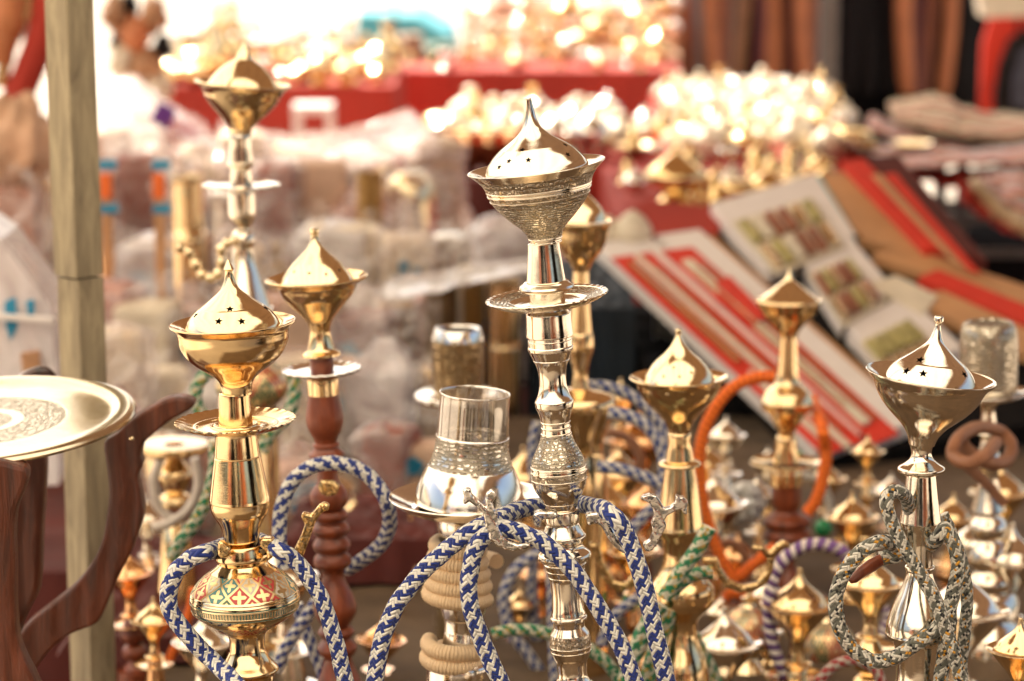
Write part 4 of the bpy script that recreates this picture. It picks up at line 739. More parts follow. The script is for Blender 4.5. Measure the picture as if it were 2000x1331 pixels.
board('carved_leg', s2([(-60, 425), (0, 425), (60, 440), (105, 457), (110, 500), (90, 560), (66, 620), (55, 720), (60, 850), (60, 1000), (70, 1150), (100, 1240), (150, 1340), (190, 1500), (-80, 1500), (-80, 900)]), 2.0)
board('carved_leg', s2([(35, 380), (175, 370), (182, 560), (172, 700), (165, 900), (150, 980), (120, 1040), (80, 1150), (120, 1300), (150, 1500), (20, 1500), (40, 1000), (50, 700)]), 2.26)
limb([(30, 760), (60, 735), (85, 730), (105, 740)], 2.32, [20, 18, 16, 10], name='top_bar')
mb = MB()
for sx in (-1, 1):
    pass
mb.box((0, 0, .35), (.5, .5, .7)); mb.build('plinth', MAT['wood_dark'], st, bevel=.01)
mb = MB(); c = P(257, 857, 2.10); lathe_into(mb, [(-5, .1), (-3.5, 3.5), (0, 5), (3.5, 3.5), (5, .1)], lambda yy: c.z - yy * .00038, .00038, 16, 3, None, Matrix.Translation((c.x, c.y, 0))); mb.build('rivet', MAT['brass_pale'], st, world=True)
c = P(-38, 818, 2.12); k = KS(818, 2.12)
tr = thing('brass_tray', 'large round pale brass tray with engraved centre, resting on the carved stand', 'tray', c, (R(4.5), R(-3.2), 0))
mb = MB(); lathe_into(mb, ['m:brass_eng_pale', (6, .1), (6, 60), 'C', 'm:tray_metal', (5.6, 62), (5.6, 84), 'C', 'm:brass_eng_pale', (6, 86), (6, 165), 'C', 'm:tray_metal', (5.6, 168), (6, 200), (6, 240), (4, 258), (-2, 268), 'C', (-3, 272), (-4, 290), (-1, 299), (4, 303), 'C', (10, 300), (6, 285), (14, 262), (16, 200), (16, .1)], lambda y: -y * k, k, 128, 3)
mb.build('dish', matlist(mb), tr)
po = thing('wooden_post', 'weathered square wooden post with a spliced joint', 'post', (P(152, 600, 2.5).x, 2.5, 0), (0, 0, 0))
kk = KS(600, 2.5)
def post_seg(z0, z1, cx0, cx1, hw, name):
    mb = MB(); rows = []
    for z in [z0 + (z1 - z0) * i / 30 for i in range(31)]:
        t = (z - z0) / (z1 - z0); cx = cx0 + (cx1 - cx0) * t; ring = []
        for (ax, ay) in ((-1, .12), (.06, -1), (1, .18), (-.05, 1.1)):
            ring.append(Vector((cx + ax * hw * kk + .0006 * noise.noise((ax * 3, ay * 3, z * 9)), ay * hw * kk * .9 + .0006 * noise.noise((ax * 3, 5 + ay * 3, z * 9)), z)))
        rows.append(ring)
    mb.grid(rows, True, 0, [i / 10 for i in range(31)], smooth=False); mb.cap(rows[0], flip=True); mb.cap(rows[-1]); return mb.build(name, MAT['wood_post'], po, bevel=.0012)
zj = P(150, 538, 2.5).z
post_seg(zj, 2.62, 2.5 * kk, -24 * kk, 48, 'upper_post'); post_seg(0, zj - .002, 18 * kk, 5.5 * kk, 46, 'lower_post')
# ------------------------------------------------------------------ maroon cloth and dark blue crate behind the pipes
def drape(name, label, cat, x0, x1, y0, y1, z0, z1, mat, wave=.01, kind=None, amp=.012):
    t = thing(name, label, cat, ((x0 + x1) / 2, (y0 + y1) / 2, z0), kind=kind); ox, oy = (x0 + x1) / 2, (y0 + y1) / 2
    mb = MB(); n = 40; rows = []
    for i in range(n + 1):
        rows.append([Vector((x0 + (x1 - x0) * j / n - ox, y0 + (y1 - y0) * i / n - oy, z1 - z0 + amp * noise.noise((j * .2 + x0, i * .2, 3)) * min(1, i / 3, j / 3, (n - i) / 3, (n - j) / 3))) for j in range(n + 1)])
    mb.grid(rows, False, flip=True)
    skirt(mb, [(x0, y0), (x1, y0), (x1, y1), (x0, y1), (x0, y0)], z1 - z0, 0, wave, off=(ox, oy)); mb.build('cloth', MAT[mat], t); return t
drape('cloth_bundle', 'maroon cloth folded low on the table left of the wooden stemmed pipe', 'cloth', P(216, 1100, 2.9).x, P(480, 1100, 2.9).x, 2.62, 3.0, .806, .826, 'maroon_cloth', .006)
drape('cloth_bundle', 'darker maroon cloth folded right of the wooden stemmed pipe', 'cloth', P(560, 1100, 2.9).x, P(850, 1100, 2.9).x, 2.9, 3.1, .806, .85, 'maroon_cloth', .006)
drape('blue_crate', 'tall crate covered with dark blue cloth behind the engraved silver pipe', 'crate', P(1035, 700, 3.85).x, P(1240, 700, 3.85).x, 3.86, 4.3, 0, .93, 'navy_cloth', .01)
drape('under_shade_block', 'black block put in for the dark shade under the sloping boxes', 'crate', P(1255, 700, 3.8).x, P(1560, 700, 3.8).x, 3.8, 4.3, 0, .86, 'black_cloth_shade', .01)  # black block colours in the shadow below the rack
# ------------------------------------------------------------------ left stall: wrapped goods
LT = drape('goods_table', 'left stall table crowded with plastic wrapped packages', 'table', -1.5, .14, 3.78, 5.6, 0, .75, 'maroon_cloth', .02)
LT2 = drape('low_bench', 'bench with rose cloth in front of the left stall', 'bench', -1.4, -.02, 3.1, 3.72, 0, .76, 'maroon_cloth', .02)
def package(px, ptop, wpx, Y, boxm, wrapm, label, printed=False, base=.75, gather=True, depth=None, vessel=None):
    T = P(px, ptop, Y); k = KS(ptop, Y); wd = wpx * k; dp = depth or min(wd, .12); hh = T.z - base; rot = random.uniform(-.3, .3)
    r = thing('wrapped_package', label, 'package', (T.x, Y, base), (0, 0, rot), 'plastic wrapped packages on the left stall')
    mb = MB(); bh = hh * (.82 if gather else .97)
    if vessel:
        rr = min(wd, dp) * 41; vv = random.choice(([(0, .1), (.2, .55), (1, .6), (4, .45), 'C', (5, .8), (20, 1), (60, .95), (70, .6), 'C', (74, .8), (100, .9)], [(0, .1), (0, .8), (3, .85), 'C', (5, .78), (50, .8), 'C', (52, .86), (55, .86), 'C', (57, .78), (96, .85), (100, .9)], [(0, .1), (1, .3), (14, .22), (22, .5), (40, 1), (62, .8), (74, .35), 'C', (80, .6), (100, .85)]))
        lathe_into(mb, ['m:' + vessel] + [q if isinstance(q, str) else (q[0], q[1] * rr) for q in vv], lambda y: bh * (1 - y / 100), .01, 28, 3); mb.build('vessel', matlist(mb), r)
    else: mb.box((0, 0, bh / 2 + .001), (wd * .86, dp * .86, bh)); o_ = mb.build('box', MAT[boxm], r, bevel=.011); o_.modifiers[0].segments = 3; o_.rotation_euler = (random.uniform(-.02, .02), random.uniform(-.06, .06), random.uniform(-.2, .2))
    if wrapm:
        mb = MB(); nseg = 56; rows = []; sd_ = random.uniform(0, 99)
        for i in range(41):
            t = i / 40; z = t * hh
            f = (1.0 if t < .8 else 1 - .75 * ((t - .8) / .2) ** .8) if gather else (1.0 if t < .93 else 1 - .9 * ((t - .93) / .07) ** 1.5)
            ring = []
            for j in range(nseg):
                a = 2 * math.pi * j / nseg; c_, s_ = math.cos(a), math.sin(a); e_ = .35
                x = abs(c_) ** e_ * math.copysign(1, c_) * wd / 2 * 1.04; y = abs(s_) ** e_ * math.copysign(1, s_) * dp / 2 * 1.06
                nn = noise.noise((x * 34 + sd_, y * 34, z * 30)); n2 = abs(noise.noise((x * 70 + sd_, y * 70 + 9, z * 60)))
                d = 1 + .20 * abs(nn) + .05 * n2
                ring.append(Vector((x * f * d, y * f * d, z + (.012 * nn if t > .7 else 0))))
            rows.append(ring)
        mb.grid(rows, True, 0, [i / 10 for i in range(41)]); mb.cap(rows[-1]); mb.build('wrap', MAT['clear_film' if vessel else wrapm], r)
    if printed:
        mb = MB(); zc = bh * random.uniform(.6, .8)
        for q in range(5):
            mb.box((random.uniform(-.2, .2) * wd, -dp * .47 - .002, zc + random.uniform(-.02, .02)), (wd * random.uniform(.12, .3), .002, random.uniform(.008, .02)), rot=Matrix.Rotation(random.uniform(-.7, .7), 3, 'Y'))
        mb.build('print', MAT['blue_print'], r)
    return r
C1 = ['rose_box', 'cream_box', 'rose_box', 'pink_box', 'wine_box', 'cream_box']
colw = {'rose_box': 'rose', 'wine_box': 'wine red', 'cream_box': 'cream', 'pink_box': 'dull pink'}
for row, (Y, top, tv, xs, word) in enumerate(((5.25, 262, 25, range(225, 860, 88), 'back row'), (4.75, 330, 30, range(-10, 900, 92), 'fourth row'), (4.3, 430, 35, range(215, 1010, 84), 'third row'), (3.95, 555, 30, range(210, 1010, 82), 'second row'), (3.55, 690, 40, range(-20, 900, 86), 'bench back row'), (3.28, 830, 50, range(225, 880, 88), 'bench front row'))):
    for i, x in enumerate(xs):
        bm_ = C1[(i * 7 + row * 3 + (i * i) % 5) % 6]; wr = ('plastic_wrap', 'plastic_white', 'plastic_rose', 'plastic_wrap')[(i + row * 2) % 4]; pr = (i + row) % 3 == 0
        y = top + random.uniform(-tv, tv)
        if 820 < x < 1000 and row in (1,): y += 120
        ves = ('brass', 'brass_pale', 'silver', 'brass_lines', 'copper')[(i + row * 2) % 5] if (i * 3 + row) % 2 == 0 and (i * 5 + row) % 4 else None
        lab = '%s %s, %s, left stall %s, %s from left%s' % ({'brass': 'gold', 'brass_pale': 'pale gold', 'silver': 'silver', 'brass_lines': 'patterned gold', 'copper': 'copper'}[ves] if ves else colw[bm_], 'vessel' if ves else 'box', {'plastic_wrap': 'clear plastic', 'plastic_white': 'whitish plastic', 'plastic_rose': 'rosy plastic'}[wr if not ves else 'plastic_wrap'] if (i * 5 + row) % 4 else 'unwrapped', word, ('first', 'second', 'third', 'fourth', 'fifth', 'sixth', 'seventh', 'eighth', 'ninth', 'tenth', 'eleventh')[i], ', blue print' if not ves and (pr or (i + row) % 5 == 0) else '')
        package(x + random.uniform(-16, 16), y + (i % 3 - 1) * tv * .8, random.uniform(84, 135), Y + random.uniform(-.05, .05), bm_, wr if (i * 5 + row) % 4 else None, lab, not ves and (pr or (i + row) % 5 == 0), .76 if Y < 3.75 else .75, gather=(i + row) % 4 == 1, vessel=ves)
def can(px, top, r, Y, mat, label, base=.75):
    h = Hk(label, px, top, Y, 0, base, 'metal_can', 'metal cans on the left stall', 'can')
    h.part('body', ['m:black_cloth_shade', (top + 6, .1), (top + 5, r * .9), 'C', 'm:' + mat, (top, r * .93), (top - 1, r), (top + 4, r * 1.02), 'C', (top + 10, r), (top + r * 4, r), 'C', (top + r * 4.1, r * 1.04), (h.base_py, r * 1.04)], None, 32, 2)  # mouth closed by a black disc that paints the dark inside
    return h
can(366, 345, 30, 4.1, 'brass', 'tall bright brass can left of the tallest pipe')
can(722, 338, 26, 4.6, 'brass_lines', 'narrow brass can behind the wooden stemmed pipe')
can(862, 560, 32, 3.82, 'bronze_dark', 'dull bronze can left of the engraved silver pipe'); can(985, 548, 32, 3.8, 'brass', 'brass can just left of the engraved silver pipe')
can(925, 556, 22, 3.84, 'brass_lines', 'thin brass can between two wider cans')
for i, x in enumerate((206, 310)):
    r = thing('wooden_rod', ('wooden rod with orange tip right beside the post', 'wooden rod with orange tip left of the brass can')[i], 'rod', (P(x, 330, 4.0).x, 4.0, .75), group='wooden rods with orange tips'); zt = P(x, 322, 4.0).z - .75
    mb = MB(); mb.box((0, 0, (zt - .05) / 2), (.014, .014, zt - .05)); mb.build('shaft', MAT['tan_wood'], r); mb = MB(); mb.box((0, 0, zt - .03), (.017, .017, .036)); mb.build('tip', MAT['orange_paint'], r, bevel=.002)
    for zz in (0, .062): mb = MB(); mb.box((.004, 0, zt - zz), (.024, .018, .013)); mb.build('clip', MAT['blue_print'], r)
# white plastic sheets spread over the cans and packages
def sheet(label, pts, mat, th=.0015):
    """pts: rows of (px,py,Y)"""
    rows = [[Vector(p) for p in cr([tuple(P(*q)) for q in row], 8)] for row in pts]; cols = list(zip(*[[tuple(v) for v in r] for r in rows])); cols = [cr(list(c), 6) for c in cols]
    g = [[Vector(cols[j][i]) + Vector((0, 0, .007 * noise.noise((i * .5 + pts[0][0][0], j * .4, 1)))) for j in range(len(cols))] for i in range(len(cols[0]))]
    mb = MB(); mb.grid(g, False); o = mb.build('plastic_sheet', MAT[mat]); s = o.modifiers.new('th', 'SOLIDIFY'); s.thickness = th
    return tag(o, label, 'plastic sheet', 'plastic sheets over the left stall')
sheet('whitish plastic sheet draped over the brass cans', [[(760, 545, 3.95), (850, 530, 3.98), (950, 512, 3.98), (1045, 508, 3.95)], [(745, 570, 3.78), (850, 558, 3.74), (950, 536, 3.74), (1048, 522, 3.74)], [(750, 590, 3.70), (850, 572, 3.68), (950, 548, 3.68), (1050, 534, 3.68)]], 'plastic_white')
sheet('large milky plastic sheet over the back row of packages', [[(430, 235, 5.5), (560, 262, 5.5), (680, 250, 5.5), (800, 215, 5.5)], [(420, 280, 5.2), (560, 300, 5.2), (680, 280, 5.2), (850, 262, 5.2)], [(410, 330, 5.1), (560, 350, 5.08), (700, 330, 5.08), (860, 300, 5.1)]], 'plastic_wrap')
sheet('crumpled pale plastic sheet between the post and the tallest pipe', [[(200, 160, 5.2), (260, 150, 5.2), (330, 200, 5.2), (400, 240, 5.2)], [(200, 240, 5.0), (270, 230, 5.0), (340, 260, 5.0), (420, 290, 5.0)], [(200, 310, 4.9), (280, 300, 4.9), (350, 320, 4.9), (430, 330, 4.9)]], 'plastic_wrap')
def filmsheet(x0, y0, x1, y1, Y, label, seed, mat='clear_film', lean=.12):
    nx, ny = 70, 60; g = []
    for i in range(ny + 1):
        row = []
        for j in range(nx + 1):
            u, v = j / nx, i / ny; p = P(x0 + (x1 - x0) * u, y0 + (y1 - y0) * v, Y - lean * v)
            q = p * 9 + Vector((seed, seed * 2, 0)); a = 1 - abs(noise.noise(q)) * 2; b = 1 - abs(noise.noise(q * 2.3)) * 2; e = noise.noise((u * 4 + seed, v * 4, seed))
            row.append(p + Vector((.012 * e, -.030 * a * a - .014 * b * b, .016 * e * (1 - v) + .010 * noise.noise((u * 12, seed, 0)))))
        g.append(row)
    mb = MB(); mb.grid(g, False); return tag(mb.build('plastic_sheet', MAT[mat]), label, 'plastic sheet', 'plastic sheets over the left stall')
for q in ((215, 255, 470, 520, 4.62, 'clear crumpled film beside the post, upper'), (480, 250, 770, 420, 4.95, 'clear crumpled film along the back of the left stall'), (500, 400, 760, 640, 4.2, 'clear crumpled film right of the tallest pipe'), (210, 540, 420, 800, 3.5, 'clear crumpled film beside the post, lower'),
          (620, 560, 860, 880, 3.45, 'clear crumpled film right of the wooden stemmed pipe'), (-30, 330, 120, 560, 4.1, 'clear film at the left edge of the picture'), (430, 700, 640, 980, 3.2, 'clear crumpled film low behind the wooden stemmed pipe'), (780, 420, 1020, 520, 4.2, 'milky film hanging above the brass cans')):
    filmsheet(*q, seed=q[0] * .013 + q[1] * .007)
# white box with blue print left of the post, round wrapped globe
r = thing('white_box', 'white cardboard box with blue print at the left edge', 'box', (P(40, 600, 3.15).x, 3.15, .76))
def quadslab(name, pts, off, mat, parent):
    mb = MB(); mb.prism([Vector(p) for p in pts], off); return mb.build(name, MAT[mat], parent, world=True, bevel=.002)
quadslab('front', [P(-60, 430, 3.1), P(0, 470, 3.1), P(98, 598, 3.1), P(112, 760, 3.1), P(115, 950, 3.1), P(-60, 950, 3.1)], (0, .12, 0), 'plastic_white', r)
quadslab('side', [P(-60, 610, 3.08), P(104, 622, 3.08), P(106, 634, 3.08), P(-60, 622, 3.08)], (0, .01, 0), 'white_card', r)
quadslab('print', [P(40, 690, 3.09), P(78, 684, 3.09), P(80, 730, 3.09), P(44, 734, 3.09)], (0, .004, 0), 'tan_leather', r)
quadslab('print', [P(8, 590, 3.09), P(30, 580, 3.09), P(34, 640, 3.09), P(20, 668, 3.09), P(10, 640, 3.09)], (0, .004, 0), 'blue_print', r); quadslab('print', [P(50, 590, 3.09), P(66, 584, 3.09), P(68, 612, 3.09), P(54, 620, 3.09)], (0, .004, 0), 'blue_print', r)
for i, (x, y, rad, Y, m, lab) in enumerate([(30, 290, 78, 4.4, 'peach_box', 'lumpy peach bundle in plastic at the left edge')]):
    c = P(x, y, Y); k = KS(y, Y); b = thing('round_bundle', lab, 'bundle', c); mb = MB(); rows = []
    for a in range(25):
        e = -math.pi / 2 + math.pi * a / 24; rows.append([Vector((rad * k * math.cos(e) * math.cos(t), rad * k * math.cos(e) * math.sin(t), rad * k * 1.15 * math.sin(e))) * (1 + .35 * noise.noise((math.cos(t) * 2, math.sin(t) * 2, e * 2))) for t in [2 * math.pi * q / 32 for q in range(32)]])
    mb.grid(rows, True); mb.build('body', MAT[m], b)
    mb = MB(); mb.box((0, 0, (-c.z - rad * k * .9) / 2), (rad * k * 1.1, .1, c.z - rad * k * .9)); mb.build('base', MAT['pink_box'], b)
mb = MB(); mb.box((P(320, 225, 5.0).x, 5.0, P(320, 225, 5.0).z), (.035, .03, .035), rot=Matrix.Rotation(.5, 3, 'Y')); tag(mb.build('gift_bag', MAT['purple_paper'], bevel=.004), 'small purple packet on top of the wrapped packages', 'packet')
for i, (x, y, r_, m, w_) in enumerate(((225, 30, 26, 'tan_leather', 'upper left'), (262, 70, 30, 'leather_rust', 'middle'), (300, 30, 26, 'tan_leather', 'upper right'), (238, 118, 28, 'cream_card', 'lower left'), (285, 130, 30, 'tan_leather', 'lower right'), (318, 92, 18, 'leather_black', 'black one at the right'), (255, 8, 16, 'leather_black', 'black one at the top'), (225, 85, 12, 'leather_black', 'small black one near the post'), (310, 170, 26, 'cream_card', 'lowest'))):
    c = P(x, y, 6.3); k = KS(y, 6.3); mb = MB(); rows = []
    for a in range(17):
        e = -math.pi / 2 + math.pi * a / 16; rows.append([c + Vector((r_ * k * math.cos(e) * math.cos(t), r_ * k * math.cos(e) * math.sin(t), r_ * k * 1.2 * math.sin(e))) * (1 + .5 * noise.noise((math.cos(t) * 2 + i, math.sin(t) * 2, e * 2))) for t in [2 * math.pi * q / 24 for q in range(24)]])
    mb.grid(rows, True); tube_into(mb, [(c.x, 6.3, c.z), (c.x, 6.3, 2.3)], .002, 5); tag(mb.build('leather_pouch', MAT[m]), 'hanging leather pouch right of the post top, ' + w_, 'pouch', 'leather pouches hanging beyond the post')
pr_ = thing('pouch_rail', 'rail on two posts carrying the leather pouches', 'rail', (P(265, 0, 6.3).x, 6.3, 0))
mb = MB(); mb.box((0, 0, 2.31), (.5, .02, .02)); mb.build('bar', MAT['awning_pole'], pr_)
for sx in (-.24,): mb = MB(); mb.box((sx, 0, 1.15), (.02, .02, 2.3)); mb.build('upright', MAT['awning_pole'], pr_)
# hanging wares top left
for i, (pts, m, rr, lab) in enumerate((([(80, -700), (60, -40), (40, 40), (12, 110), (2, 170)], 'brass', 14, 'brass horn hanging at the top left corner'), ([(100, -700), (95, -30), (85, 60), (60, 130), (30, 200)], 'red_cloth', 30, 'red cloth strap hanging at the top left corner'), ([(30, -700), (20, -30), (0, 60), (-10, 120)], 'leather_rust', 36, 'rust leather strap at the left edge of the picture'))):
    mb = MB(); tube_into(mb, px_path(pts, 4.6, 6), rr * KS(60, 4.6), 14); tag(mb.build(('horn', 'strap', 'strap')[i], MAT[m]), lab, ('horn', 'strap', 'strap')[i])
hr = thing('hanging_rail', 'wooden rail on a post at the top left carrying horn and straps', 'rail', (P(60, 0, 4.62).x, 4.62, 0)); zr = P(60, -700, 4.62).z
mb = MB(); mb.box((-.2, 0, zr), (.6, .025, .025)); mb.build('bar', MAT['wood_post'], hr); mb = MB(); mb.box((-.45, 0, zr / 2), (.03, .03, zr)); mb.build('upright', MAT['wood_post'], hr)
# ------------------------------------------------------------------ right: sloping rack with boxes
RS = .30
def PR(px, py, lift=0):
    d = rayd(px, py); # plane z = .78 + RS*(Y-3.35) + lift
    t = (.78 + lift - RS * 3.35 - CAM.z) / (d.z - RS * d.y); return CAM + d * t
nrm = Vector((0, -RS, 1)).normalized()
rk = thing('sloping_rack', 'sloping black covered rack showing long boxes and books', 'rack', (.55, 3.9, 0))
mb = MB(); mb.prism([PR(*q) for q in ((1195, 470), (1640, 336), (1745, 336), (1945, 545), (2150, 605), (2150, 800), (1600, 905))][::-1], -nrm * .03); mb.build('top', MAT['black_cloth_shade'], rk, world=True)
for q in ((1300, 500), (1650, 380), (1950, 600), (1620, 850)):
    a = PR(*q); mb = MB(); mb.box((a.x, a.y, (a.z - .04) / 2), (.03, .03, a.z - .04)); mb.build('leg', MAT['grey_metal'], rk, world=True)
def slab(parent, name, quad, mat, th=.02, lift=0.0):
    mb = MB(); mb.prism([PR(x, y, lift) for x, y in quad], nrm * th)
    return mb.build(name, MAT[mat], parent, world=True, bevel=.0015)
def lerpq(q, u0, v0, u1, v1):
    def f(u, v): 
        a = [q[0][i] + (q[1][i] - q[0][i]) * u for i in (0, 1)]; b = [q[3][i] + (q[2][i] - q[3][i]) * u for i in (0, 1)]; return tuple(a[i] + (b[i] - a[i]) * v for i in (0, 1))
    return [f(u0, v0), f(u1, v0), f(u1, v1), f(u0, v1)]
def rbox(name, label, cat, quad, group=None): 
    c = PR(*quad[0]); return thing(name, label, cat, c, group=group)
QA = [(1160, 502), (1268, 487), (1700, 868), (1592, 908)]
r = rbox('long_box', 'long white box lined in red holding a dagger, leftmost on the rack', 'box', QA, 'long red lined boxes on the rack')
slab(r, 'tray', QA, 'white_card', .022); slab(r, 'lining', lerpq(QA, .22, .02, .95, .985), 'red_felt', .003, .024); slab(r, 'divider', lerpq(QA, .60, .03, .70, .99), 'cream_card', .006, .0275); slab(r, 'chain', lerpq(QA, .80, .08, .83, .92), 'brass_pale', .004, .0275)
slab(r, 'dagger', lerpq(QA, .36, .06, .47, .55), 'brass_pale', .008, .0275); slab(r, 'dagger', lerpq(QA, .38, .6, .46, .95), 'cream_card', .008, .0275)
QB = [(1278, 486), (1366, 474), (1785, 850), (1712, 880)]
r = rbox('long_box', 'long white box with red lining and pale wooden inlay, second on the rack', 'box', QB, 'long red lined boxes on the rack')
slab(r, 'tray', QB, 'white_card', .022); slab(r, 'lining', lerpq(QB, .05, .02, .74, .98), 'red_felt', .003, .024); slab(r, 'inlay', lerpq(QB, .2, .08, .44, .9), 'cream_card', .006, .0275); slab(r, 'knife', lerpq(QB, .28, .12, .34, .8), 'brass_pale', .006, .034); slab(r, 'knife', lerpq(QB, .56, .1, .61, .9), 'brass_pale', .005, .0275)
QC = [(1330, 474), (1362, 470), (1480, 575), (1500, 620)]
r = rbox('red_cloth_fold', 'bright red cloth lying over the second long box', 'cloth', QB); slab(r, 'fold', [(1398, 558), (1425, 545), (1500, 622), (1470, 640), (1402, 590)], 'red_felt', .006, .031)
QE = [(1376, 478), (1392, 474), (1800, 835), (1790, 850)]
r = rbox('thin_board', 'thin brown board beside the second long box', 'board', QE); slab(r, 'board', QE, 'tan_wood', .012)
def framebox(label, quad, cells, item, group='white boxes of carved stones on the rack', nrow=1):
    r = rbox('display_box', label, 'display box', quad, group); slab(r, 'tray', quad, 'white_card', .028); slab(r, 'lining', lerpq(quad, .14, .1, .94, .92), 'cream_card', .002, .0305)
    for j in range(nrow):
        for i in range(cells):
            u0 = .17 + .75 * i / cells; v0 = .14 + .76 * j / nrow
            slab(r, 'carved_stone', lerpq(quad, u0 + .02, v0 + .03, u0 + .75 / cells - .03, v0 + .76 / nrow - .05), item[(i * 3 + j * 2) % len(item)], .010, .033)
    return r
framebox('large white box of olive and brown carved stones', [(1386, 432), (1590, 372), (1668, 490), (1500, 560)], 6, ['olive_stone', 'brown_stone', 'brass_pale', 'cream_card', 'brown_stone'], nrow=2)
framebox('white box of brown stones, middle of the three on the rack', [(1556, 530), (1655, 492), (1742, 598), (1640, 662)], 6, ['brown_stone', 'brown_stone', 'brass_pale', 'olive_stone'], nrow=2)
framebox('white box of olive stones nearest the silver pipe', [(1652, 670), (1768, 610), (1880, 715), (1740, 772)], 5, ['olive_stone', 'cream_card', 'brass_pale'], nrow=2)
Q = [(1600, 366), (1690, 350), (1800, 520), (1675, 488)]
r = rbox('book', 'tan book with teal spine above the stone boxes', 'book', Q); slab(r, 'cover', Q, 'tan_wood', .02); slab(r, 'spine', [(1578, 372), (1600, 366), (1672, 488), (1650, 492)], 'teal_paper', .022)
Q = [(1640, 352), (1684, 344), (1850, 520), (1800, 522)]
r = rbox('red_case', 'narrow red case right of the tan book', 'case', Q, 'narrow cases on the rack'); slab(r, 'lid', Q, 'red_felt', .03)
Q = [(1692, 342), (1752, 338), (1925, 545), (1868, 525)]
r = rbox('red_case', 'dusty red and wood case, rightmost on the rack', 'case', Q, 'narrow cases on the rack'); slab(r, 'lid', Q, 'maroon_cloth', .03); slab(r, 'strip', lerpq(Q, .1, .02, .4, .97), 'tan_wood', .004, .033); slab(r, 'strip', lerpq(Q, .5, .02, .9, .97), 'red_felt', .004, .033)
for i, (Q, m, lab) in enumerate((([(1700, 520), (1760, 500), (2060, 600), (2040, 628)], 'tan_wood', 'tan wooden paddle crossing the rack, upper'), ([(1790, 565), (1830, 548), (2080, 650), (2060, 680)], 'red_felt', 'red wooden paddle crossing the rack, middle'), ([(1760, 600), (1840, 590), (2080, 700), (2040, 730)], 'tan_wood', 'tan wooden paddle crossing the rack, lower'), ([(1690, 575), (1750, 560), (1830, 600), (1800, 640)], 'cream_card', 'pale card under the wooden paddles'))):
    r = rbox('paddle' if i < 3 else 'card', lab, 'paddle' if i < 3 else 'card', Q, 'wooden paddles on the rack' if i < 3 else None); slab(r, 'blade', Q, m, .018, .004 * i)
Q = [(1180, 448), (1270, 405), (1420, 420), (1400, 470), (1200, 478)]
r = rbox('red_runner', 'red cloth runner at the top of the rack', 'cloth', Q); slab(r, 'cloth', Q, 'red_cloth', .012)
for i, (x, y, s_, lab) in enumerate(((1185, 455, 34, 'pale carved stone bowl behind the engraved silver pipe'), (1235, 450, 40, 'beige carved stone bowl at the top of the rack'))):
    c = PR(x, y + s_); k = KS(y, c.y); mb = MB(); lathe_into(mb, ['m:cream_card', (-1.9 * s_, .1), (-1.5 * s_, .6 * s_), (-.8 * s_, s_), (-.3 * s_, .8 * s_), (0, .6 * s_), (0, .1)], lambda yy: c.z + .004 - yy * k, k, 28, 3, None, Matrix.Translation((c.x, c.y, 0))); tag(mb.build('stone_bowl', matlist(mb)), lab, 'bowl', 'carved bowls on the rack')
# ------------------------------------------------------------------ trinkets (brass wares) prototypes
def proto(name, spec, seg=20):
    mb = MB(); lathe_into(mb, spec, lambda y: -y * .01, .01, seg, 2); me = mb.build(name, matlist(mb)); bpy.data.objects.remove(me, do_unlink=True) if False else None
    return me
PROTO = {
 'brass_vase': ['m:brass_sun', (-12, .1), (-12, 1.6), (-11, 1.2), (-9.5, 1.0), (-7, 3.2), (-4, 3.8), (-1.5, 2), 'C', (0, 2.6), 'C', (0, .1)],
 'brass_bell': ['m:brass_sun', (-9, .1), (-8.6, .8), (-7.6, .4), (-7, 1.4), (-4, 2.4), (-1, 3.2), (0, 4), 'C', (0, .1)],
 'oil_lamp': ['m:brass_sun', (-8, .1), (-7.6, .5), (-6.8, .7), (-6, 2), (-4, 4.4), (-2.5, 3.4), (-1.4, 1.6), 'C', (0, 2.8), 'C', (0, .1)],
 'silver_goblet': ['m:silver_sun', (-9, .1), (-8.2, 2.4), 'C', (-9, 2.8), (-7, 3), (-4.6, 1.8), (-3.6, .6), (-1.6, .6), (-.6, 2), 'C', (0, 2.4), 'C', (0, .1)],
 'brass_pot': ['m:brass_sun', (-6, .1), (-5.7, 3), (-5, 4.6), (-3, 5.4), (-1, 4), (0, 3), 'C', (0, .1)],
 'white_jar': ['m:porcelain', (-9, .1), (-8.4, 1.4), (-7.2, 1.2), (-5.5, 3.6), (-3, 4.6), (-.8, 3), 'C', (0, 2.6), 'C', (0, .1)],
 'silver_ball_jar': ['m:silver_sun', (-8, .1), (-7.5, .8), (-6.8, .6), (-6.2, 2.2), (-4, 3.8), (-1.8, 2.8), 'C', (0, 2.2), 'C', (0, .1)]}
PC = {'brass_vase': ('brass vase', 'vase'), 'brass_bell': ('brass bell', 'bell'), 'oil_lamp': ('brass oil lamp', 'lamp'), 'silver_goblet': ('silver goblet', 'goblet'), 'brass_pot': ('round brass pot', 'pot'), 'silver_ball_jar': ('silver ball jar', 'jar'), 'white_jar': ('white glazed jar', 'jar')}
pm = {}
for n_, s_ in PROTO.items():
    mb = MB(); lathe_into(mb, s_, lambda y: -y * .01, .01, 20, 2); o = mb.build(n_, matlist(mb)); pm[n_] = (o.data, list(o.data.materials)); bpy.data.objects.remove(o)
def put(kind, loc, sc, where, group):
    o = bpy.data.objects.new(kind, pm[kind][0]); COL.objects.link(o); o.location = loc; o.scale = (sc, sc, sc * random.uniform(.9, 1.2)); o.rotation_euler = (random.uniform(-.06, .06), random.uniform(-.06, .06), random.uniform(0, 6))
    tag(o, 'shiny %s %s' % (PC[kind][0], where), PC[kind][1], '%ss %s' % (PC[kind][0], group))
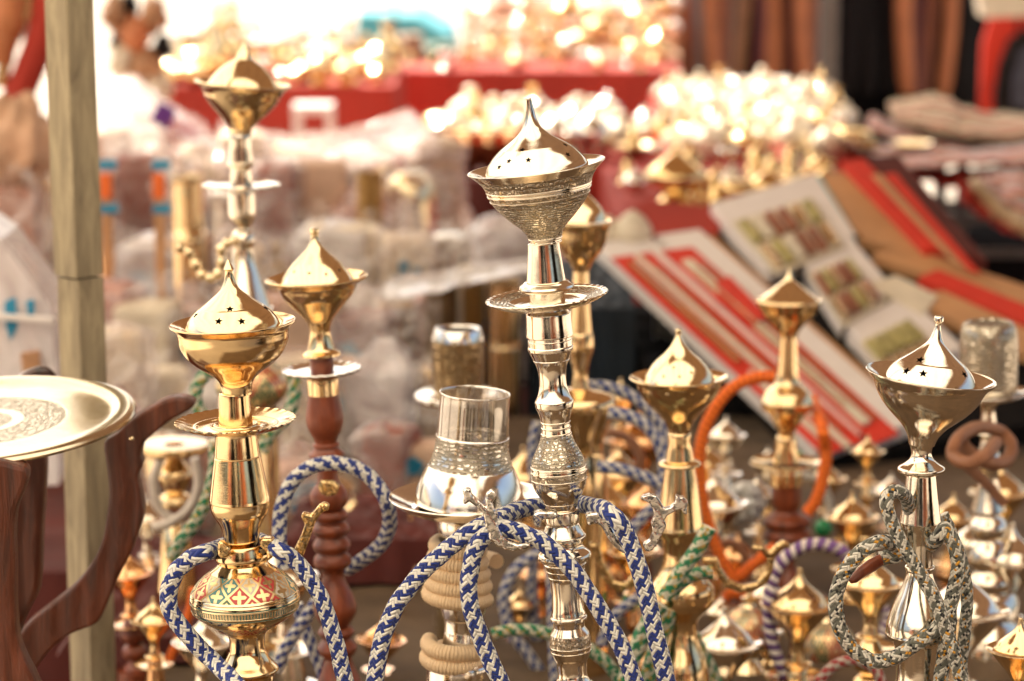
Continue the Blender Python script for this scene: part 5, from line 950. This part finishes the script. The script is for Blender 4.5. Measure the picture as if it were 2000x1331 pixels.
# middle sunlit table
drape('middle_table', 'sunlit table under red cloth covered in glinting brass ware', 'table', P(820, 290, 6.0).x, P(1660, 250, 6.6).x, 6.0, 6.55, 0, .88, 'red_cloth', .03, amp=.004)
drape('rear_table', 'red covered table behind the right end of the middle table', 'table', .36, .80, 6.56, 7.4, 0, .88, 'red_cloth', .03, amp=.004)
kinds = list(PROTO)
def scatter(n, x0, x1, y0, y1, z, smin, smax, name, seedk=kinds, thirds=('left end', 'middle', 'right end'), zf=None, mind=.05):
    pts = []; tries = 0
    while len(pts) < n and tries < n * 60:
        tries += 1; x = random.uniform(x0, x1); y = random.uniform(y0, y1)
        if all((x - a) ** 2 + (y - b) ** 2 > mind ** 2 for a, b in pts): pts.append((x, y))
    for x, y in pts:
        t = (x - x0) / (x1 - x0); v = (y - y0) / (y1 - y0); k_ = random.choice(seedk)
        put(k_, (x, y, zf(x, y) if zf else z), random.uniform(smin, smax), '%s, %s of the %s' % (thirds[min(2, int(t * 3))], 'front' if v < .5 else 'back', name), 'on the ' + name)
scatter(72, -.17, .74, 6.04, 6.5, .882, .5, .85, 'middle table', mind=.055, thirds=('left end', 'centre', 'right end'), seedk=kinds + ['white_jar'] * 4)
scatter(90, .38, .79, 6.6, 7.36, .882, .45, .75, 'rear table', mind=.05, seedk=kinds + ['white_jar'] * 6)
scatter(24, -.17, .25, 6.04, 6.5, .882, .8, 1.2, 'middle table edge', mind=.05, seedk=['white_jar', 'white_jar', 'silver_ball_jar'], thirds=('far left', 'centre', 'far right'))
# small white cards and dishes at the table's front
for i in range(9):
    x = -.1 + i * .12; o = None; mb = MB(); lathe_into(mb, ['m:brass_pale', (-1.2, .1), (-1.4, 3), (-2.2, 4.6), 'C', (-2.0, 4.8), (-.6, 3), (0, 2), 'C', (0, .1)], lambda y: .8825 - y * .01, .01, 24, 2, None, Matrix.Translation((x, 6.05 + .02 * (i % 3), 0)))
    tag(mb.build('brass_dish', matlist(mb)), '%s shallow brass dish from the left along the front of the middle table' % ('first', 'second', 'third', 'fourth', 'fifth', 'sixth', 'seventh', 'eighth', 'ninth')[i], 'dish', 'shallow brass dishes on the middle table')
# lower shelf with copper bowls in front of the middle table
drape('bowl_shelf', 'dark red shelf carrying copper bowls below the middle table', 'shelf', P(800, 320, 5.65).x, P(1110, 320, 5.65).x, 5.62, 5.95, 0, .885, 'maroon_cloth', .02)
for i, x in enumerate((868, 915, 962, 1008)):
    c = P(x, 300, 5.75); mb = MB(); lathe_into(mb, ['m:copper', (-4, .1), (-7.4, 4.4), (-8, 5), 'C', (-7.6, 5.1), (-5, 4.6), (-2, 3), (0, 2.2), 'C', (0, .1)], lambda y: .888 - y * .01, .01, 28, 3, None, Matrix.Translation((c.x, 5.75, 0)))
    tag(mb.build('copper_bowl', matlist(mb)), '%s copper bowl from the left on the dark red shelf' % ('first', 'second', 'third', 'fourth')[i], 'bowl', 'copper bowls on the shelf')
# big brass lamps and pots between rack and middle table
drape('lamp_stand', 'low red covered stand with large brass oil lamps', 'stand', P(1190, 380, 5.0).x, P(1650, 380, 5.0).x, 4.72, 5.45, 0, .935, 'red_cloth', .02)
big = [(1320, 385, 58, 'oil_lamp'), (1395, 390, 30, 'brass_bell'), (1440, 395, 34, 'brass_pot'), (1500, 392, 38, 'oil_lamp'), (1560, 388, 36, 'brass_pot'), (1612, 380, 30, 'brass_vase'), (1420, 345, 26, 'silver_goblet'), (1480, 338, 26, 'brass_vase'), (1545, 335, 30, 'brass_bell'), (1350, 335, 24, 'brass_vase'), (1600, 330, 24, 'oil_lamp')]
for i, (x, y, rpx, kd) in enumerate(big):
    Y = 4.86 if y > 360 else 5.22; c = PZ(x, y, .79); c = P(x, y, Y); k = KS(y, Y)
    o = bpy.data.objects.new(kd, pm[kd][0]); COL.objects.link(o); sc = rpx * k / .04; o.scale = (sc, sc, sc); o.location = (c.x, Y, .939); o.rotation_euler = (0, 0, i)
    tag(o, 'large %s on the red stand, %s in its %s row' % (PC[kd][0], ('first', 'second', 'third', 'fourth', 'fifth', 'sixth')[i if i < 6 else i - 6], 'front' if i < 6 else 'back'), PC[kd][1], 'large brass ware on the red stand')
scatter(26, P(1230, 400, 5.0).x, P(1640, 400, 5.0).x, 4.8, 5.4, .937, .35, .6, 'red lamp stand', mind=.05)
# tan wooden slab shape and white statuette lit by the sun
c = P(860, 440, 4.95)
for i, (x, top, r_, Y, lab) in enumerate(((860, 312, 44, 5.5, 'glaring white cone shaped cloth bundle in full sun behind the wrapped packages'), (905, 400, 40, 5.45, 'lower bright white bundle beside the glaring white cone'), (800, 400, 50, 5.42, 'white bundle left of the glaring white cone'))):
    c = P(x, top, Y); k = KS(top, Y); mb = MB(); hh = (c.z - .752) / k
    lathe_into(mb, [(0, .1), (4, r_ * .35), (30, r_ * .6), (80, r_ * .9), (hh * .8, r_ * 1.1), (hh, r_), 'C', (hh, .1)], lambda y: c.z - y * k, k, 28, 3, None, Matrix.Translation((c.x, Y, 0)))
    for q, v in enumerate(mb.v): mb.v[q] = Vector(v) + Vector((1, .4, 0)) * .012 * noise.noise(Vector(v) * 18)
    tag(mb.build('white_bundle', MAT['white_tassel']), lab, 'bundle', 'white cloth bundles on the left stall')
# ------------------------------------------------------------------ far red stalls
drape('far_stall', 'far left stall with plain red cloth front', 'stall', P(318, 200, 8.0).x, P(770, 200, 8.0).x, 8.0, 8.75, 0, .845, 'red_cloth', .01, amp=.002)
drape('far_stall', 'far stall with red cloth behind the middle table', 'stall', P(770, 200, 9.0).x, P(1330, 200, 9.0).x, 9.0, 9.3, 0, .80, 'red_cloth', .012, amp=.002)
for j in range(4):
    drape('tiered_shelf', 'red tiered shelf of the far stall, %s step' % ('lowest', 'second', 'third', 'top')[j], 'shelf', P(900, 100, 9.3).x, P(1330, 100, 9.3).x, 9.31 + j * .3, 9.60 + j * .3, 0, .82 + j * .03, 'leather_rust' if j % 2 else 'tan_leather', .01, amp=.001)
scatter(70, P(330, 150, 8.2).x, P(755, 150, 8.2).x, 8.04, 8.7, .846, .6, 1.4, 'far left stall', mind=.07, seedk=['brass_vase', 'brass_bell', 'oil_lamp', 'silver_goblet', 'brass_pot'])
scatter(18, P(790, 150, 9.1).x, P(1300, 150, 9.1).x, 9.02, 9.28, .801, .4, .7, 'far red stall front', mind=.06)
for j in range(4):
    scatter(13, P(930, 100, 9.4).x, P(1310, 100, 9.4).x, 9.34 + j * .3, 9.58 + j * .3, .822 + j * .03, .5, .9, '%s tier of the far stall' % ('lowest', 'second', 'third', 'top')[j], mind=.055)
# brass ornaments hanging in strings above the far stall
rail = thing('hanging_rail', 'dark rail above the far stall with strings of ornaments', 'rail', (P(1100, 60, 9.2).x, 9.15, 0))
mb = MB(); mb.box((0, 0, 1.75), (1.1, .02, .02)); mb.build('bar', MAT['awning_pole'], rail)
for sx in (-.54, .54): mb = MB(); mb.box((sx, 0, .87), (.009, .009, 1.74)); mb.build('upright', MAT['awning_pole'], rail)
for i in range(16):
    x = P(915 + i * 27, 60, 9.15).x; rt = thing('ornament_string', 'string of hanging brass balls, %s from the left over the far stall' % ('first second third fourth fifth sixth seventh eighth ninth tenth eleventh twelfth thirteenth fourteenth fifteenth sixteenth'.split()[i]), 'ornament', (x, 9.15, 1.74), group='strings of brass balls over the far stall')
    zl = random.uniform(.62, .86)
    mb = MB(); tube_into(mb, [(0, 0, 0), (0, 0, -zl)], .0015, 5); mb.build('string', MAT['awning_pole'], rt)
    for q in range(random.randint(4, 7)):
        z = -zl + q * .075 + random.uniform(0, .02); rr = random.uniform(.014, .026); mb = MB(); m_ = random.choice(('brass_sun', 'silver_sun', 'brass_sun', 'copper'))
        lathe_into(mb, ['m:' + m_, (-rr * 100, .1), (-rr * 70, rr * 70), (0, rr * 100), (rr * 70, rr * 70), (rr * 100, .1)], lambda y: z - y * .01, .01, 12, 2); mb.build('ball', matlist(mb), rt)
# white stool in front of the far left stall, teal heap, grey figures
s = thing('white_stool', 'white painted stool in front of the far left stall', 'stool', (P(613, 230, 7.8).x, 7.8, 0)); zt = P(613, 203, 7.8).z
mb = MB(); mb.box((0, 0, zt - .012), (.11, .11, .024)); mb.build('seat', MAT['white_paint'], s, bevel=.003)
for sx in (-.045, .045):
    for sy in (-.045, .045): mb = MB(); mb.box((sx, sy, (zt - .024) / 2), (.018, .018, zt - .024)); mb.build('leg', MAT['white_paint'], s)
mb = MB(); mb.box((0, -.045, zt - .085), (.075, .014, .014)); mb.build('rung', MAT['white_paint'], s)
c = P(785, 75, 13.5); s = thing('covered_cart', 'low cart under a bright teal cover beyond the stalls', 'cart', (c.x, 13.5, 0))
mb = MB(); w2 = 95 * KS(75, 13.5); zt = P(785, 28, 13.5).z; zb = P(785, 108, 13.5).z
mb.prism([Vector((-w2, 0, zb)), Vector((w2 * 1.1, 0, zb)), Vector((w2 * .95, 0, zb + (zt - zb) * .5)), Vector((w2 * .3, 0, zt * .98)), Vector((-w2 * .9, 0, zt))], (0, 1.0, 0)); mb.build('cover', MAT['teal_cloth'], s)
mb = MB(); mb.box((0, .5, zb / 2), (w2 * 1.7, .8, zb)); mb.build('body', MAT['grey_metal'], s)
for i, (x, w_, top, Y, m, lab) in enumerate(((385, 40, 62, 8.9, 'plush_grey', 'dark grey cloth sack on the far left stall'), (560, 26, 80, 8.7, 'blue_cloth', 'blue cloth sack on the far left stall'), (645, 22, 60, 8.9, 'tan_leather', 'tan sack on the far left stall'), (860, 50, 85, 9.6, 'dark_green', 'dark green sack beside the far tiers'), (800, 30, 70, 9.5, 'tan_leather', 'tan sack left of the far tiers'))):
    k = KS(top, Y); c = P(x, top, Y); mb = MB(); bz = .846 if Y < 9 else .79
    hgt = c.z - bz if Y < 9 else c.z; Y = 8.5 if Y < 9 else Y; c = P(x, top, Y); hgt = c.z - .846 if Y < 9 else c.z; k = KS(top, Y)
    lathe_into(mb, [(0, .1), (2, w_ * .6), (12, w_ * .5), (30, w_ * .95), (hgt / k * .8, w_), (hgt / k, w_ * .8), 'C', (hgt / k, .1)], lambda y: c.z - y * k, k, 24, 3, None, Matrix.Translation((c.x, Y, 0))); tag(mb.build('sack', MAT[m]), lab, 'sack', 'sacks at the far stalls')
# ------------------------------------------------------------------ dark shop at the right with hanging straps
s = thing('dark_shop', 'dark open shop front at the upper right hung with leather straps', 'shop', (1.5, 10.6, 0))
xa, xb = P(1300, 60, 10.4).x, P(2300, 60, 10.4).x
mb = MB(); mb.box(((xa + xb) / 2 - 1.5, 1.4, 1.49), (xb - xa, .1, 2.64)); mb.build('wall', MAT['black_cloth_shade'], s)
mb = MB(); mb.box(((xa + xb) / 2 - 1.5, .5, 2.85), (xb - xa + .4, 2.2, .08)); mb.build('roof', MAT['black_cloth_shade'], s)
for sx in (xa, xb): mb = MB(); mb.box((sx - 1.5, .55, 1.49), (.08, 1.6, 2.64)); mb.build('side_wall', MAT['black_cloth_shade'], s)
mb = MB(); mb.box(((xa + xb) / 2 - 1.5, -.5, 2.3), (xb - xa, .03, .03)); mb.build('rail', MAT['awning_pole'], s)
straps = [(1310, 14, 150, 'leather_rust'), (1340, 12, 160, 'leather_brown'), (1365, 12, 150, 'grey_metal'), (1392, 15, 160, 'leather_rust'), (1420, 15, 165, 'leather_brown'), (1450, 16, 160, 'tan_leather'), (1478, 10, 165, 'leather_wine'), (1508, 22, 170, 'leather_rust'), (1540, 12, 172, 'leather_wine'), (1568, 15, 175, 'leather_rust'), (1592, 14, 175, 'leather_brown'), (1620, 18, 182, 'leather_black'), (1655, 20, 185, 'leather_black'), (1700, 22, 186, 'leather_black'), (1738, 12, 186, 'leather_black'), (1768, 17, 186, 'leather_rust'), (1798, 13, 188, 'leather_wine'), (1822, 12, 188, 'leather_brown'), (1848, 14, 190, 'leather_rust'), (1880, 16, 200, 'leather_black'), (1905, 18, 215, 'leather_black')]
words = 'first second third fourth fifth sixth seventh eighth ninth tenth eleventh twelfth thirteenth fourteenth fifteenth sixteenth seventeenth eighteenth nineteenth twentieth twenty-first'.split()
for i, (x, hw, bot, m) in enumerate(straps):
    c = P(x, bot, 10.1); k = KS(bot, 10.1); mb = MB(); rows = []
    for q in range(31):
        z = c.z + (2.28 - c.z) * q / 30; sw = .012 * math.sin(q * .4 + i) ; tw = .5 * math.sin(q * .15 + i * 2); wv = hw * k * (1 if q > 0 else .6)
        ca, sa = math.cos(tw), math.sin(tw)
        rows.append([Vector((sw + ca * wv * a - sa * .004 * b, sa * wv * a + ca * .004 * b, z)) for a, b in ((-1, -1), (1, -1), (1, 1), (-1, 1))])
    mb.grid(rows, True); mb.cap(rows[0], flip=True); mb.cap(rows[-1]); o = mb.build('leather_strap', MAT[m]); o.location = (c.x, 10.1 + .05 * (i % 3), 0)
    tag(o, '%s %s strap from the left, hanging in the dark shop' % (words[i], {'leather_rust': 'rust brown', 'leather_brown': 'brown', 'tan_leather': 'tan', 'leather_wine': 'wine red', 'leather_black': 'black', 'grey_metal': 'grey'}[m]), 'strap', 'leather straps hanging in the dark shop')
s = thing('hanging_bag', 'black bag with grey flap on red cloth at the right edge', 'bag', P(1990, 150, 8.2))
mb = MB(); c = P(1990, 150, 8.2); k = KS(150, 8.2); mb.prism([c + Vector((x * k, 0, -y * k)) for x, y in ((-40, 95), (-44, 40), (-36, -20), (-18, -70), (10, -90), (60, -95), (60, 95))], (0, .06, 0)); mb.build('body', MAT['leather_black'], s, world=True, bevel=.01)
mb = MB(); mb.prism([c + Vector((x * k, -.02, -y * k)) for x, y in ((-12, 60), (-14, 0), (-2, -50), (20, -60), (30, 60))], (0, .02, 0)); mb.build('flap', MAT['plush_grey'], s, world=True, bevel=.004)
mb = MB(); mb.prism([c + Vector((x * k, .08, -y * k)) for x, y in ((-66, 100), (-64, -60), (-50, -110), (-50, -640), (90, -640), (90, 100))], (0, .02, 0)); tag(mb.build('red_drape', MAT['red_felt']), 'bright red cloth hanging behind the black bag', 'cloth')
hz = c.z + 640 * k; bt = MB(); tube_into(bt, [(c.x, 8.23, c.z + 80 * k), (c.x, 8.23, hz)], .006, 6); bt.build('bag_strap', MAT['leather_black'], s, world=True)
r8 = thing('shop_rail', 'rail on two posts at the right edge carrying the bag and cloths', 'rail', (c.x + .2, 8.28, 0)); mb = MB(); mb.box((.25, 0, hz), (1.2, .03, .03)); mb.build('bar', MAT['awning_pole'], r8)
for sx in (.3, .84): mb = MB(); mb.box((sx, 0, hz / 2), (.03, .03, hz)); mb.build('upright', MAT['awning_pole'], r8)
mb = MB(); mb.prism([P(x, y, 7.9) for x, y in ((1915, -30), (2060, -30), (2060, 30), (1925, 36))], (0, .15, 0)); tag(mb.build('pale_canopy', MAT['cream_card']), 'pale cloth edge at the top right corner', 'cloth')
# ------------------------------------------------------------------ textiles on trays at the right
def bandsheet(name, label, cat, rows, mat, Yoff=0, th=.005, group=None, lift=0):
    g = [cr([tuple(P(*q)) for q in r], 10) for r in rows]; cols = [cr([g[i][j] for i in range(len(g))], 5) for j in range(len(g[0]))]
    gg = [[Vector(cols[j][i]) + Vector((0, 0, .012 * noise.noise((j * .35, i * .6, rows[0][0][0] * .01)) + .006 * noise.noise((j * .9, i, 2)))) for j in range(len(cols))] for i in range(len(cols[0]))]
    mb = MB(); mb.grid(gg, False, 0, [i / 5 for i in range(len(gg))]); o = mb.build(name, MAT[mat]); s = o.modifiers.new('th', 'SOLIDIFY'); s.thickness = th; return tag(o, label, cat, group)
def striped(name, cols, scale):
    g = NG(name); sp = g.n('ShaderNodeSeparateXYZ'); g.link(g.coord('UV'), sp.inputs[0]); nz = g.noise(g.coord('Object'), 9, 3)
    x = g.math('FRACT', g.math('ADD', g.math('MULTIPLY', sp.outputs[1], scale), g.math('MULTIPLY', nz, .15))); r = g.n('ShaderNodeValToRGB'); e = r.color_ramp.elements
    while len(e) < len(cols): e.new(.5)
    for i, (el, c) in enumerate(zip(e, cols)): el.position = i / len(cols); el.color = (*c, 1)
    g.link(x, r.inputs[0]); g.set(Base_Color=r.outputs[0], Roughness=.85)
striped('stripe_textile', [(.62, .46, .32), (.05, .02, .02), (.70, .56, .44), (.20, .14, .30), (.66, .50, .34), (.45, .04, .02)], 3.1)
striped('stripe_green', [(.60, .48, .26), (.10, .06, .03), (.66, .56, .38), (.30, .05, .03)], 3.3)
bandsheet('scarf_pile', 'sagging pile of striped mauve and brown scarves, lower layer', 'scarves', [[(1655, 262, 6.3), (1720, 285, 6.2), (1830, 300, 6.1), (2050, 280, 6.0)], [(1640, 270, 6.0), (1720, 318, 5.9), (1830, 330, 5.8), (2080, 318, 5.7)]], 'stripe_textile', group='striped scarves at the right')
bandsheet('scarf_pile', 'upper layer of olive striped scarves before the dark shop', 'scarves', [[(1735, 205, 6.8), (1830, 190, 6.8), (1920, 222, 6.7), (2080, 230, 6.6)], [(1745, 240, 6.5), (1830, 258, 6.4), (1930, 275, 6.3), (2090, 262, 6.2)]], 'stripe_green', group='striped scarves at the right')
bandsheet('scarf_pile', 'middle layer of dark striped scarves at the right', 'scarves', [[(1700, 228, 6.7), (1780, 252, 6.6), (1880, 278, 6.5), (2080, 262, 6.4)], [(1690, 250, 6.4), (1790, 290, 6.3), (1890, 308, 6.2), (2080, 292, 6.1)]], 'stripe_textile', group='striped scarves at the right')
bandsheet('red_hanging', 'red cloth sagging below the striped scarves', 'cloth', [[(1690, 300, 6.1), (1790, 330, 6.0), (1900, 334, 5.9), (2080, 300, 5.8)], [(1720, 322, 5.95), (1800, 352, 5.9), (1900, 368, 5.8), (2080, 350, 5.7)]], 'red_cloth')
bandsheet('red_hanging', 'red cloth fold at the right edge beside the pale tray', 'cloth', [[(1870, 345, 5.8), (1905, 352, 5.78), (1960, 340, 5.7), (2060, 330, 5.7)], [(1880, 395, 5.7), (1930, 430, 5.68), (1985, 460, 5.6), (2080, 470, 5.6)]], 'red_cloth')
bandsheet('tray_of_trinkets', 'pale curved wooden tray edge at the right side', 'tray', [[(1905, 366, 5.5), (1930, 395, 5.45), (1972, 430, 5.4), (2060, 462, 5.3)], [(1905, 378, 5.4), (1930, 410, 5.38), (1975, 446, 5.32), (2060, 480, 5.2)]], 'wood_pale', th=.02)
bandsheet('grey_cloth', 'speckled grey textile lying in the pale tray', 'cloth', [[(1920, 352, 5.75), (1960, 335, 5.7), (2060, 330, 5.6)], [(1925, 375, 5.55), (1970, 410, 5.5), (2060, 440, 5.4)]], 'stripe_textile')
fr = thing('support_frame', 'dark metal frame supporting the trays at the right', 'frame', (P(1850, 400, 6.1).x, 6.1, 0)); cx = P(1850, 400, 6.1).x
for x in (1728, 1838, 1880, 2030):
    a = P(x, 320, 6.1); mb = MB(); mb.box((a.x, 6.1, .44), (.022, .022, .88)); mb.build('upright', MAT['awning_pole'], fr, world=True)
for y in (398, 425, 492):
    a = P(1720, y, 6.08); b_ = P(2100, y, 6.08); mb = MB(); mb.box(((a.x + b_.x) / 2, 6.06, a.z), (b_.x - a.x, .015, .018)); mb.build('crossbar', MAT['awning_pole'], fr, world=True)
bx = P(1900, 520, 5.6); drape('dark_chest', 'dark chest standing under the metal frame', 'chest', P(1740, 500, 6.2).x, P(2200, 500, 6.2).x, 6.2, 6.6, 0, P(1800, 482, 6.2).z, 'black_cloth_shade', .004)
